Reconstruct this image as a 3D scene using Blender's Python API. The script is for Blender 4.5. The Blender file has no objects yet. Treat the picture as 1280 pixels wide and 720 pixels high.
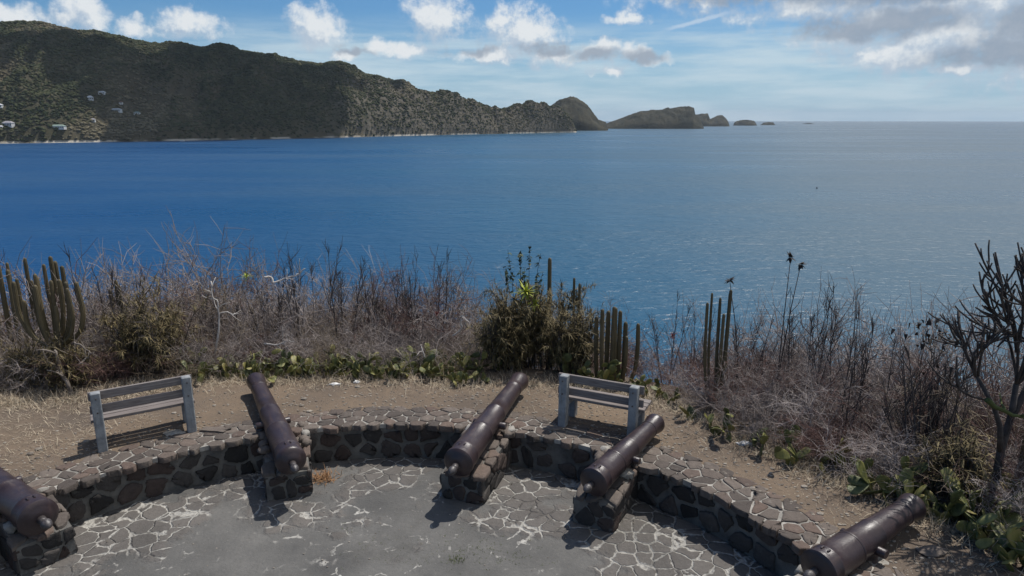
import bpy, math, random
import numpy as np
from mathutils import Vector, Matrix, noise as mnoise

random.seed(7)
rnd = random.Random(11)
SC = bpy.context.scene
COL = SC.collection
PI = math.pi
R = math.radians

# ------------------------------------------------------------------ camera numbers (photo measured at 1280x720)
PITCH = R(13.65); FPX = 865.0; CAMH = 4.5; SEA = -45.5; HAZE = 2.4e-5
SUN_AZ = R(43); SUN_EL = R(63)
SUN = Vector((math.cos(SUN_EL) * math.sin(SUN_AZ), math.cos(SUN_EL) * math.cos(SUN_AZ), math.sin(SUN_EL)))

def ray(x, y):
    a = (x - 640) / FPX; b = -(y - 360) / FPX
    return Vector((a, math.cos(PITCH) + b * math.sin(PITCH), -math.sin(PITCH) + b * math.cos(PITCH)))

def atz(x, y, z=0.0):
    d = ray(x, y); t = (z - CAMH) / d.z
    return Vector((d.x * t, d.y * t, z))

def z_at(x, y, Y):
    d = ray(x, y)
    return CAMH + d.z * Y / d.y

def azel(x, y):
    d = ray(x, y).normalized()
    return math.atan2(d.x, d.y), math.asin(d.z)

def interp(x, pts):
    return float(np.interp(x, [p[0] for p in pts], [p[1] for p in pts]))

# ------------------------------------------------------------------ node helpers
class NT:
    def __init__(s, tree):
        s.t = tree
    def n(s, typ, **kw):
        nd = s.t.nodes.new(typ)
        for k, v in kw.items():
            if k.startswith('i_'):
                key = k[2:]
                nd.inputs[int(key) if key.isdigit() else key].default_value = v
            else:
                setattr(nd, k, v)
        return nd
    def put(s, sock, v):
        if hasattr(v, 'default_value') or isinstance(v, bpy.types.NodeSocket):
            s.t.links.new(v, sock)
        elif v is not None:
            sock.default_value = v
    def math(s, op, a, b=None, c=None, clamp=False):
        nd = s.n('ShaderNodeMath', operation=op, use_clamp=clamp)
        s.put(nd.inputs[0], a)
        if b is not None: s.put(nd.inputs[1], b)
        if c is not None: s.put(nd.inputs[2], c)
        return nd.outputs[0]
    def vmath(s, op, a, b=None):
        nd = s.n('ShaderNodeVectorMath', operation=op)
        s.put(nd.inputs[0], a)
        if b is not None: s.put(nd.inputs[1], b)
        return nd.outputs['Value'] if op in ('LENGTH', 'DOT_PRODUCT') else nd.outputs['Vector']
    def mix(s, f, a, b, mode='MIX'):
        nd = s.n('ShaderNodeMix', data_type='RGBA', blend_type=mode)
        s.put(nd.inputs[0], f); s.put(nd.inputs[6], a); s.put(nd.inputs[7], b)
        return nd.outputs[2]
    def noise(s, vec, scale, detail=4, rough=0.55, dist=0.0, color=False):
        nd = s.n('ShaderNodeTexNoise')
        s.put(nd.inputs['Vector'], vec)
        nd.inputs['Scale'].default_value = scale; nd.inputs['Detail'].default_value = detail
        nd.inputs['Roughness'].default_value = rough; nd.inputs['Distortion'].default_value = dist
        return nd.outputs['Color' if color else 'Fac']
    def ramp(s, f, stops, interp='LINEAR'):
        nd = s.n('ShaderNodeValToRGB'); cr = nd.color_ramp; cr.interpolation = interp
        while len(cr.elements) < len(stops): cr.elements.new(0.5)
        for e, (p, c) in zip(cr.elements, stops):
            e.position = p
            e.color = (c, c, c, 1) if not hasattr(c, '__len__') else (*c, 1)
        s.put(nd.inputs[0], f)
        return nd.outputs[0]
    def step(s, f, lo, hi):
        nd = s.n('ShaderNodeMapRange', interpolation_type='SMOOTHSTEP')
        s.put(nd.inputs[0], f); s.put(nd.inputs[1], lo); s.put(nd.inputs[2], hi)
        return nd.outputs[0]
    def bump(s, h, strength=0.5, dist=0.02, normal=None):
        nd = s.n('ShaderNodeBump')
        s.put(nd.inputs['Strength'], strength); s.put(nd.inputs['Distance'], dist); s.put(nd.inputs['Height'], h)
        if normal is not None: s.put(nd.inputs['Normal'], normal)
        return nd.outputs[0]

def new_mat(name):
    m = bpy.data.materials.new(name); m.use_nodes = True
    nt = m.node_tree; nt.nodes.clear()
    k = NT(nt)
    out = k.n('ShaderNodeOutputMaterial'); p = k.n('ShaderNodeBsdfPrincipled')
    nt.links.new(p.outputs[0], out.inputs[0])
    return m, k, p

def tc(k, which='Object'):
    return k.n('ShaderNodeTexCoord').outputs[which]

def geo(k, which):
    return k.n('ShaderNodeNewGeometry').outputs[which]

def objrand(k):
    return k.n('ShaderNodeObjectInfo').outputs['Random']

def simple(name, c1, c2, scale=8, rough=0.85, bump=0.0, bscale=60, island=0.0, orand=0.0, spec=0.3, detail=5, world=False):
    """two-tone noisy surface; optional colour change per stem/leaf and per plant"""
    m, k, p = new_mat(name)
    v = geo(k, 'Position') if world else tc(k)
    f = k.ramp(k.noise(v, scale, detail), [(0.3, 0), (0.7, 1)])
    if island: f = k.math('ADD', k.math('MULTIPLY', f, 1 - island), k.math('MULTIPLY', geo(k, 'Random Per Island'), island))
    if orand: f = k.math('ADD', k.math('MULTIPLY', f, 1 - orand), k.math('MULTIPLY', objrand(k), orand))
    k.put(p.inputs['Base Color'], k.mix(f, (*c1, 1), (*c2, 1)))
    p.inputs['Roughness'].default_value = rough
    p.inputs['Specular IOR Level'].default_value = spec
    if bump:
        k.put(p.inputs['Normal'], k.bump(k.noise(v, bscale, 6), bump, 0.02))
    return m

M = {}
# dry earth of the path round the battery
m, k, p = new_mat('dry_earth')
v = tc(k)
big = k.ramp(k.noise(v, 0.55, 6, 0.6), [(0.35, 0), (0.65, 1)])
c = k.mix(big, (0.120, 0.094, 0.074, 1), (0.215, 0.158, 0.108, 1))
gr = k.ramp(k.noise(v, 14, 5, 0.7), [(0.3, 0), (0.7, 1)])
c = k.mix(k.math('MULTIPLY', gr, 0.55), c, (0.105, 0.085, 0.068, 1))
sp = k.n('ShaderNodeTexVoronoi', feature='F1'); k.put(sp.inputs['Vector'], v); sp.inputs['Scale'].default_value = 32
peb = k.step(sp.outputs['Distance'], 0.36, 0.22)
pebm = k.math('MULTIPLY', peb, k.step(k.noise(v, 3.1, 3), 0.44, 0.62))
c = k.mix(k.math('MULTIPLY', pebm, 0.8), c, k.mix(sp.outputs['Color'], (0.09, 0.075, 0.065, 1), (0.34, 0.30, 0.25, 1)))
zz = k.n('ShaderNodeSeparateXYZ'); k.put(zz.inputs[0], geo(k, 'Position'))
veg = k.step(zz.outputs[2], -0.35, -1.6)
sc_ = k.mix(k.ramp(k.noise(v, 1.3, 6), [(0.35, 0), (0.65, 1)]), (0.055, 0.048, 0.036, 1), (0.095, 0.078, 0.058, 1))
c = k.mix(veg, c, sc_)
k.put(p.inputs['Base Color'], c); p.inputs['Roughness'].default_value = 0.95; p.inputs['Specular IOR Level'].default_value = 0.15
h = k.math('ADD', k.math('MULTIPLY', gr, 0.5), pebm)
k.put(p.inputs['Normal'], k.bump(h, 0.7, 0.02)); M['earth'] = m

# terrace floor: cement worn off rough flagstones
m, k, p = new_mat('worn_flagstone_cement')
v = tc(k)
wv = k.vmath('ADD', v, k.vmath('SCALE', k.vmath('SUBTRACT', k.noise(v, 5, 3, color=True), (0.5, 0.5, 0.5)), None))
wv.node.inputs[1].links[0].from_node.inputs['Scale'].default_value = 0.13
vo = k.n('ShaderNodeTexVoronoi', feature='DISTANCE_TO_EDGE'); k.put(vo.inputs['Vector'], wv); vo.inputs['Scale'].default_value = 4.1
vc = k.n('ShaderNodeTexVoronoi', feature='F1'); k.put(vc.inputs['Vector'], wv); vc.inputs['Scale'].default_value = 4.1
wid = k.math('ADD', -0.085, k.math('MULTIPLY', k.noise(v, 3.4, 5, 0.65), 0.26))
joint = k.step(k.math('SUBTRACT', vo.outputs['Distance'], wid), 0.018, -0.006)
# bare stone shows along the wall (large radius) and in patches
rr = k.vmath('LENGTH', k.vmath('MULTIPLY', k.vmath('SUBTRACT', v, (-1.65, 4.5, 0)), (1, 1, 0)))
px = k.n('ShaderNodeSeparateXYZ'); k.put(px.inputs[0], v)
near = k.step(rr, 3.2, 4.6)
right = k.step(px.outputs[0], 0.6, 2.0)
patch = k.noise(v, 0.85, 4, 0.6)
vis = k.math('ADD', k.math('ADD', k.math('MULTIPLY', near, 0.14), k.math('MULTIPLY', right, 0.27)), patch)
bare = k.step(k.math('ADD', vis, k.math('MULTIPLY', k.math('SUBTRACT', k.noise(v, 3.0, 5, 0.65), 0.5), 0.35)), 0.56, 0.66)
fine = k.ramp(k.noise(v, 22, 6, 0.65), [(0.3, 0), (0.7, 1)])
mid = k.ramp(k.noise(v, 1.1, 5, 0.6), [(0.3, 0), (0.7, 1)])
cem = k.mix(mid, (0.078, 0.076, 0.073, 1), (0.165, 0.158, 0.147, 1))
cem = k.mix(k.math('MULTIPLY', fine, 0.4), cem, (0.085, 0.085, 0.083, 1))
st = k.mix(vc.outputs['Color'], (0.070, 0.062, 0.057, 1), (0.165, 0.145, 0.128, 1))
st = k.mix(0.35, st, k.mix(fine, (0.07, 0.067, 0.064, 1), (0.17, 0.16, 0.15, 1)))
jc = k.mix(fine, (0.25, 0.238, 0.215, 1), (0.47, 0.45, 0.41, 1))
brok = k.step(k.math('ADD', k.noise(v, 2.6, 4, 0.6), k.math('MULTIPLY', bare, 0.10)), 0.50, 0.60)
jv = k.math('MULTIPLY', joint, k.math('MAXIMUM', k.math('MULTIPLY', bare, k.math('MULTIPLY', brok, 0.95)), k.math('MULTIPLY', k.step(k.noise(v, 3.3, 5, 0.65), 0.54, 0.60), k.step(patch, 0.40, 0.52))))
c = k.mix(k.math('MULTIPLY', bare, 0.85), cem, st)
c = k.mix(jv, c, jc)
stain = k.step(k.noise(v, 0.7, 7, 0.7), 0.50, 0.66)
c = k.mix(k.math('MULTIPLY', stain, 0.40), c, (0.066, 0.062, 0.056, 1))
spk = k.step(k.noise(v, 55, 3, 0.6), 0.64, 0.70)
c = k.mix(k.math('MULTIPLY', spk, 0.5), c, (0.24, 0.23, 0.21, 1))
dirtm = k.step(k.noise(v, 9, 6, 0.7), 0.56, 0.74)
c = k.mix(k.math('MULTIPLY', dirtm, 0.45), c, (0.075, 0.066, 0.052, 1))
k.put(p.inputs['Base Color'], c); p.inputs['Roughness'].default_value = 0.9; p.inputs['Specular IOR Level'].default_value = 0.2
hh = k.math('ADD', k.math('MULTIPLY', k.math('MULTIPLY', k.step(vo.outputs['Distance'], 0.0, 0.09), bare), 1.0), k.math('MULTIPLY', fine, 0.25))
k.put(p.inputs['Normal'], k.bump(hh, 0.8, 0.03)); M['floor'] = m

def stone_mat(name, a, b, red, lichen):
    m, k, p = new_mat(name); v = tc(k)
    ri = geo(k, 'Random Per Island')
    c = k.mix(ri, (*a, 1), (*b, 1))
    hue = k.step(k.math('FRACT', k.math('MULTIPLY', ri, 7.31)), 0.55, 0.9)
    c = k.mix(k.math('MULTIPLY', hue, 0.6), c, (*red, 1))
    f = k.ramp(k.noise(v, 16, 7, 0.7), [(0.3, 0), (0.72, 1)])
    c = k.mix(k.math('MULTIPLY', f, 0.5), c, (a[0] * .55, a[1] * .55, a[2] * .55, 1))
    l = k.step(k.noise(v, 6.5, 5, 0.7), 0.60, 0.72)
    c = k.mix(k.math('MULTIPLY', l, 0.5), c, (*lichen, 1))
    k.put(p.inputs['Base Color'], c); p.inputs['Roughness'].default_value = 0.88; p.inputs['Specular IOR Level'].default_value = 0.25
    k.put(p.inputs['Normal'], k.bump(k.noise(v, 24, 7, 0.65), 0.75, 0.02))
    return m
M['stone_top'] = stone_mat('coping_stone', (0.080, 0.067, 0.059), (0.188, 0.155, 0.131), (0.158, 0.105, 0.082), (0.25, 0.225, 0.195))
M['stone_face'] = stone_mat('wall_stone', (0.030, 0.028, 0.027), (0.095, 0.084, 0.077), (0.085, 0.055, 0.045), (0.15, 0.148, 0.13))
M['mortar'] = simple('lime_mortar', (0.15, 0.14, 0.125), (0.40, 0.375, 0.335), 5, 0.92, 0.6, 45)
M['mortar_dark'] = simple('shade_darkened_mortar', (0.075, 0.071, 0.066), (0.185, 0.175, 0.157), 4, 0.92, 0.6, 40)  # mortar colour lowered for the shaded wall face, also used on the plinths

# painted iron
m, k, p = new_mat('painted_iron'); v = tc(k)
f = k.ramp(k.noise(v, 5, 7, 0.65), [(0.35, 0), (0.7, 1)])
orr = objrand(k)
c = k.mix(f, (0.024, 0.0155, 0.0175, 1), (0.045, 0.030, 0.032, 1))
c = k.mix(k.math('MULTIPLY', orr, 0.35), c, (0.046, 0.031, 0.031, 1))
mpi = k.n('ShaderNodeMapping'); k.put(mpi.inputs[0], v); mpi.inputs['Scale'].default_value = (9, 1.6, 2.2)
rs = k.step(k.math('ADD', k.noise(mpi.outputs[0], 1.6, 7, 0.7), k.math('MULTIPLY', orr, 0.05)), 0.56, 0.74)
c = k.mix(k.math('MULTIPLY', rs, 0.40), c, (0.070, 0.040, 0.034, 1))
scr = k.step(k.noise(v, 26, 6, 0.8), 0.63, 0.70)
c = k.mix(k.math('MULTIPLY', scr, 0.45), c, (0.125, 0.100, 0.095, 1))
dst = k.step(k.noise(v, 3.2, 7, 0.75), 0.55, 0.78)
c = k.mix(k.math('MULTIPLY', dst, 0.35), c, (0.11, 0.095, 0.085, 1))
k.put(p.inputs['Base Color'], c)
k.put(p.inputs['Roughness'], k.math('ADD', 0.30, k.math('ADD', k.math('MULTIPLY', f, 0.15), k.math('MULTIPLY', rs, 0.25))))
p.inputs['Specular IOR Level'].default_value = 0.5
ih = k.math('ADD', k.noise(v, 38, 6, 0.7), k.math('MULTIPLY', k.math('SUBTRACT', 1.0, scr), 0.6))
k.put(p.inputs['Normal'], k.bump(ih, 0.4, 0.008)); M['iron'] = m
M['iron_worn'] = simple('worn_bare_iron', (0.028, 0.023, 0.024), (0.085, 0.075, 0.073), 20, 0.42, 0.3, 60, spec=0.6)
M['bore'] = simple('bore_soot', (0.008, 0.008, 0.008), (0.015, 0.013, 0.012), 20, 0.95)
# bench
m, k, p = new_mat('concrete_post'); v = tc(k)
f = k.ramp(k.noise(v, 7, 7, 0.7), [(0.3, 0), (0.7, 1)])
c = k.mix(f, (0.16, 0.17, 0.18, 1), (0.32, 0.33, 0.33, 1))
st_ = k.n('ShaderNodeMapping'); k.put(st_.inputs[0], v); st_.inputs['Scale'].default_value = (14, 14, 1.2)
c = k.mix(k.math('MULTIPLY', k.step(k.noise(st_.outputs[0], 1.5, 5), 0.5, 0.7), 0.5), c, (0.12, 0.12, 0.115, 1))
k.put(p.inputs['Base Color'], c); p.inputs['Roughness'].default_value = 0.9
k.put(p.inputs['Normal'], k.bump(k.noise(v, 30, 6), 0.5, 0.015)); M['concrete'] = m
m, k, p = new_mat('weathered_plank'); v = tc(k)
mp = k.n('ShaderNodeMapping'); k.put(mp.inputs[0], v); mp.inputs['Scale'].default_value = (1.5, 28, 28)
g = k.ramp(k.noise(mp.outputs[0], 2.0, 6, 0.65), [(0.3, 0), (0.7, 1)])
c = k.mix(g, (0.095, 0.078, 0.072, 1), (0.30, 0.265, 0.245, 1))
c = k.mix(k.math('MULTIPLY', objrand(k), 0.35), c, (0.14, 0.11, 0.10, 1))
k.put(p.inputs['Base Color'], c); p.inputs['Roughness'].default_value = 0.85
k.put(p.inputs['Normal'], k.bump(g, 0.4, 0.006)); M['plank'] = m
# plants
M['twig_grey'] = simple('grey_twig', (0.10, 0.081, 0.074), (0.53, 0.46, 0.425), 3, 0.9, island=0.5, orand=0.45)
M['twig_tan'] = simple('straw_twig', (0.14, 0.108, 0.076), (0.33, 0.265, 0.19), 3, 0.9, island=0.6, orand=0.2)
M['twig_red'] = simple('reddish_twig', (0.085, 0.05, 0.043), (0.24, 0.145, 0.125), 3, 0.9, island=0.6, orand=0.2)
M['twig_dark'] = simple('dark_twig', (0.040, 0.034, 0.033), (0.105, 0.088, 0.082), 5, 0.9, island=0.4)
M['bark_black'] = simple('blackish_bark', (0.024, 0.021, 0.020), (0.085, 0.075, 0.070), 6, 0.85, 0.4, 30)
M['twig_white'] = simple('bleached_wood', (0.33, 0.30, 0.275), (0.60, 0.56, 0.52), 6, 0.9)
M['twig_pale'] = simple('pale_dead_wood', (0.10, 0.083, 0.070), (0.27, 0.23, 0.195), 6, 0.9)
M['olive'] = simple('olive_brown_leaf', (0.050, 0.043, 0.018), (0.215, 0.165, 0.078), 2.5, 0.75, island=0.75)
M['straw'] = simple('dry_grass_blade', (0.25, 0.195, 0.135), (0.54, 0.46, 0.34), 2.5, 0.9, island=0.8)
M['lime'] = simple('yellow_green_leaf', (0.20, 0.26, 0.03), (0.48, 0.50, 0.08), 3, 0.6, island=0.7)
M['leaf'] = simple('dark_green_leaf', (0.012, 0.022, 0.010), (0.045, 0.066, 0.024), 3, 0.5, island=0.8)
M['deadleaf'] = simple('withered_leaf', (0.02, 0.016, 0.014), (0.05, 0.04, 0.034), 3, 0.8, island=0.8)
M['redleaf'] = simple('dried_red_leaf', (0.07, 0.014, 0.012), (0.14, 0.03, 0.025), 3, 0.8, island=0.8)
M['weed'] = simple('brown_weed', (0.17, 0.09, 0.045), (0.36, 0.21, 0.11), 3, 0.9, island=0.8)
M['moss'] = simple('green_sprig', (0.03, 0.045, 0.012), (0.09, 0.105, 0.035), 3, 0.9, island=0.8)
m, k, p = new_mat('cactus_skin'); v = tc(k)
f = k.ramp(k.noise(v, 4, 5), [(0.3, 0), (0.7, 1)])
f = k.math('ADD', k.math('MULTIPLY', f, .6), k.math('MULTIPLY', objrand(k), .4))
c = k.mix(f, (0.032, 0.028, 0.014, 1), (0.140, 0.104, 0.050, 1))
c = k.mix(k.math('MULTIPLY', k.step(k.noise(v, 7, 6, 0.75), 0.55, 0.68), 0.7), c, (0.105, 0.080, 0.050, 1))
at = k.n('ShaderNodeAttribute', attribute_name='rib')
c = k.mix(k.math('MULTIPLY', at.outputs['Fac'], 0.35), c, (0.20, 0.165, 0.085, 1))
k.put(p.inputs['Base Color'], c); p.inputs['Roughness'].default_value = 0.7
k.put(p.inputs['Normal'], k.bump(k.noise(v, 40, 4), 0.4, 0.01)); M['cactus'] = m
m, k, p = new_mat('cactus_pad_skin'); v = tc(k)
f = k.ramp(k.noise(v, 3.0, 5), [(0.3, 0), (0.7, 1)])
f = k.math('ADD', k.math('MULTIPLY', f, .45), k.math('MULTIPLY', objrand(k), .55))
c = k.ramp(f, [(0.1, (0.038, 0.052, 0.017)), (0.40, (0.092, 0.102, 0.028)), (0.66, (0.185, 0.175, 0.046)), (0.95, (0.25, 0.19, 0.075))])
ar = k.n('ShaderNodeTexVoronoi', feature='F1'); k.put(ar.inputs['Vector'], v); ar.inputs['Scale'].default_value = 17
c = k.mix(k.step(ar.outputs['Distance'], 0.20, 0.10), c, (0.25, 0.215, 0.13, 1))
c = k.mix(k.math('MULTIPLY', k.step(k.noise(v, 4.5, 6, 0.75), 0.58, 0.70), 0.8), c, (0.17, 0.125, 0.075, 1))
k.put(p.inputs['Base Color'], c); p.inputs['Roughness'].default_value = 0.6; M['pad'] = m

# far hills: scrub, woods and bare rock by steepness
m, k, p = new_mat('hillside'); v = geo(k, 'Position')
n1 = k.ramp(k.noise(v, 0.0065, 6, 0.6), [(0.35, 0), (0.65, 1)])
n2 = k.ramp(k.noise(v, 0.045, 6, 0.7), [(0.35, 0), (0.65, 1)])
c = k.mix(n1, (0.034, 0.040, 0.020, 1), (0.082, 0.072, 0.042, 1))
c = k.mix(k.math('MULTIPLY', n2, 0.6), c, (0.060, 0.050, 0.038, 1))
gl = k.n('ShaderNodeAttribute', attribute_name='gully')
c = k.mix(k.math('MULTIPLY', k.step(gl.outputs['Fac'], 0.45, 0.15), 0.6), c, (0.085, 0.072, 0.048, 1))
rk = k.n('ShaderNodeAttribute', attribute_name='rock')
rf = k.math('MULTIPLY', k.step(k.math('ADD', rk.outputs['Fac'], k.math('MULTIPLY', n2, 0.5)), 0.55, 0.95), 0.9)
rockc = k.mix(k.ramp(k.noise(v, 0.07, 6, 0.75), [(0.3, 0), (0.7, 1)]), (0.045, 0.040, 0.032, 1), (0.175, 0.152, 0.120, 1))
c = k.mix(rf, c, rockc)
zz = k.n('ShaderNodeSeparateXYZ'); k.put(zz.inputs[0], v)
beach = k.math('MULTIPLY', k.step(zz.outputs[2], SEA + 6.0, SEA + 3.0), k.step(k.noise(v, 0.009, 4), 0.40, 0.52))
c = k.mix(beach, c, (0.42, 0.38, 0.32, 1))
k.put(p.inputs['Base Color'], c); p.inputs['Roughness'].default_value = 0.95; p.inputs['Specular IOR Level'].default_value = 0.1
k.put(p.inputs['Normal'], k.bump(k.noise(v, 0.12, 5, 0.7), 0.9, 3.0)); M['hill'] = m
m, k, p = new_mat('island_scrub'); v = geo(k, 'Position')
n1 = k.ramp(k.noise(v, 0.012, 6, 0.65), [(0.35, 0), (0.65, 1)])
c = k.mix(n1, (0.012, 0.015, 0.011, 1), (0.060, 0.054, 0.036, 1))  # scrub tones darkened to stand in for cloud shade on the islands
k.put(p.inputs['Base Color'], c); p.inputs['Roughness'].default_value = 0.95; p.inputs['Specular IOR Level'].default_value = 0.1
k.put(p.inputs['Normal'], k.bump(k.noise(v, 0.06, 5, 0.7), 0.9, 5.0)); M['island'] = m
m, k, p = new_mat('far_wood_foliage'); v = geo(k, 'Position')
ri = geo(k, 'Random Per Island')
n1 = k.ramp(k.noise(v, 0.005, 5, 0.6), [(0.35, 0), (0.65, 1)])
gl = k.n('ShaderNodeAttribute', attribute_name='rib')
n2 = k.ramp(k.noise(v, 0.018, 5, 0.65), [(0.35, 0), (0.65, 1)])
f = k.math('ADD', k.math('MULTIPLY', ri, 0.24), k.math('ADD', k.math('MULTIPLY', n1, 0.24), k.math('ADD', k.math('MULTIPLY', n2, 0.22), k.math('MULTIPLY', k.step(gl.outputs['Fac'], 0.62, 0.12), 0.40))))
c = k.ramp(f, [(0.14, (0.016, 0.024, 0.011)), (0.40, (0.050, 0.056, 0.026)), (0.62, (0.105, 0.092, 0.056)), (0.9, (0.165, 0.142, 0.092))])
k.put(p.inputs['Base Color'], c); p.inputs['Roughness'].default_value = 0.95; p.inputs['Specular IOR Level'].default_value = 0.1
M['forest'] = m
m, k, p = new_mat('headland_scrub_foliage'); v = geo(k, 'Position')
ri = geo(k, 'Random Per Island')
f = k.math('ADD', k.math('MULTIPLY', ri, 0.35), k.math('MULTIPLY', k.ramp(k.noise(v, 0.012, 5, 0.6), [(0.35, 0), (0.65, 1)]), 0.6))
k.put(p.inputs['Base Color'], k.ramp(f, [(0.1, (0.042, 0.046, 0.024)), (0.45, (0.076, 0.073, 0.042)), (0.8, (0.125, 0.110, 0.072))]))
p.inputs['Roughness'].default_value = 0.95; p.inputs['Specular IOR Level'].default_value = 0.1; M['scrub'] = m
m = bpy.data.materials.new('sea_air'); m.use_nodes = True; m.node_tree.nodes.clear(); k = NT(m.node_tree)
ov = k.n('ShaderNodeOutputMaterial'); pv = k.n('ShaderNodeVolumePrincipled'); m.node_tree.links.new(pv.outputs[0], ov.inputs['Volume'])
pv.inputs['Color'].default_value = (0.80, 0.90, 1.0, 1); pv.inputs['Density'].default_value = HAZE; pv.inputs['Anisotropy'].default_value = 0.0
M['haze'] = m

# sea
m, k, p = new_mat('sea_water'); v = geo(k, 'Position')
mp = k.n('ShaderNodeMapping'); k.put(mp.inputs[0], v); mp.inputs['Rotation'].default_value = (0, 0, R(14)); mp.inputs['Scale'].default_value = (0.55, 1.0, 1.0)
w1 = k.noise(mp.outputs[0], 0.42, 4, 0.6, 0.4)
w2 = k.noise(mp.outputs[0], 0.09, 3, 0.55, 0.3)
mp2 = k.n('ShaderNodeMapping'); k.put(mp2.inputs[0], v); mp2.inputs['Rotation'].default_value = (0, 0, R(-12)); mp2.inputs['Scale'].default_value = (0.25, 1.0, 1.0)
wind = k.ramp(k.math('ADD', k.math('MULTIPLY', k.noise(mp2.outputs[0], 0.011, 5, 0.6), 0.45), k.math('MULTIPLY', k.noise(mp2.outputs[0], 0.0028, 5, 0.6, 0.6), 0.55)), [(0.40, 0), (0.60, 1)])
h = k.math('ADD', k.math('MULTIPLY', w1, 1.0), k.math('MULTIPLY', w2, 2.2))
k.put(p.inputs['Normal'], k.bump(h, k.math('ADD', 0.55, k.math('MULTIPLY', wind, 0.35)), 1.2))
sx = k.n('ShaderNodeSeparateXYZ'); k.put(sx.inputs[0], v)
cloud_grey = k.math('ADD', k.math('MULTIPLY', sx.outputs[0], 1.0), k.math('MULTIPLY', sx.outputs[1], 0.16))     # reflected cloud grey painted into the water colour, stronger to the right
cloud_grey = k.math('DIVIDE', cloud_grey, k.math('ADD', 160.0, k.math('MULTIPLY', sx.outputs[1], 0.5)))
cloud_grey = k.math('ADD', cloud_grey, k.math('MULTIPLY', k.math('SUBTRACT', k.noise(mp2.outputs[0], 0.004, 4, 0.6), 0.5), 0.5))
c = k.ramp(k.step(cloud_grey, -0.6, 1.25), [(0.0, (0.002, 0.050, 0.150)), (0.40, (0.008, 0.068, 0.128)), (0.72, (0.045, 0.090, 0.120)), (1.0, (0.085, 0.115, 0.128))])
c = k.mix(k.math('MULTIPLY', wind, 0.30), c, (0.05, 0.10, 0.14, 1))  # paler sheen of the wind streaks mixed into the base colour too
k.put(p.inputs['Base Color'], c)
k.put(p.inputs['Roughness'], k.math('ADD', 0.25, k.math('MULTIPLY', wind, 0.20)))
p.inputs['IOR'].default_value = 1.333; M['sea'] = m
M['white_wall'] = simple('white_house_wall', (0.48, 0.47, 0.45), (0.64, 0.63, 0.60), 0.3, 0.8)
M['dark_open'] = simple('dark_opening', (0.02, 0.02, 0.022), (0.035, 0.034, 0.034), 0.3, 0.6)
M['roof_grey'] = simple('grey_roof', (0.24, 0.23, 0.25), (0.36, 0.34, 0.35), 0.3, 0.7)
M['roof_green'] = simple('green_roof', (0.14, 0.20, 0.17), (0.24, 0.30, 0.26), 0.3, 0.7)
M['roof_pale'] = simple('pale_roof', (0.42, 0.44, 0.45), (0.6, 0.6, 0.6), 0.3, 0.7)
M['roof_red'] = simple('rust_roof', (0.17, 0.09, 0.065), (0.25, 0.14, 0.10), 0.3, 0.8)
M['boat_white'] = simple('boat_paint', (0.7, 0.7, 0.7), (0.8, 0.8, 0.8), 1, 0.4)
M['buoy'] = simple('buoy_paint', (0.012, 0.012, 0.014), (0.02, 0.02, 0.022), 1, 0.5)
M['blue_litter'] = simple('blue_plastic', (0.03, 0.22, 0.5), (0.05, 0.32, 0.62), 10, 0.4)
M['white_litter'] = simple('white_plastic', (0.6, 0.58, 0.54), (0.75, 0.73, 0.7), 10, 0.5)
M['pebble'] = simple('pebble_stone', (0.10, 0.082, 0.068), (0.34, 0.30, 0.25), 10, 0.9, island=0.8)
M['cloud'] = simple('cloud_vapour', (0.8, 0.8, 0.8), (0.85, 0.85, 0.85), 0.01, 1.0)

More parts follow.
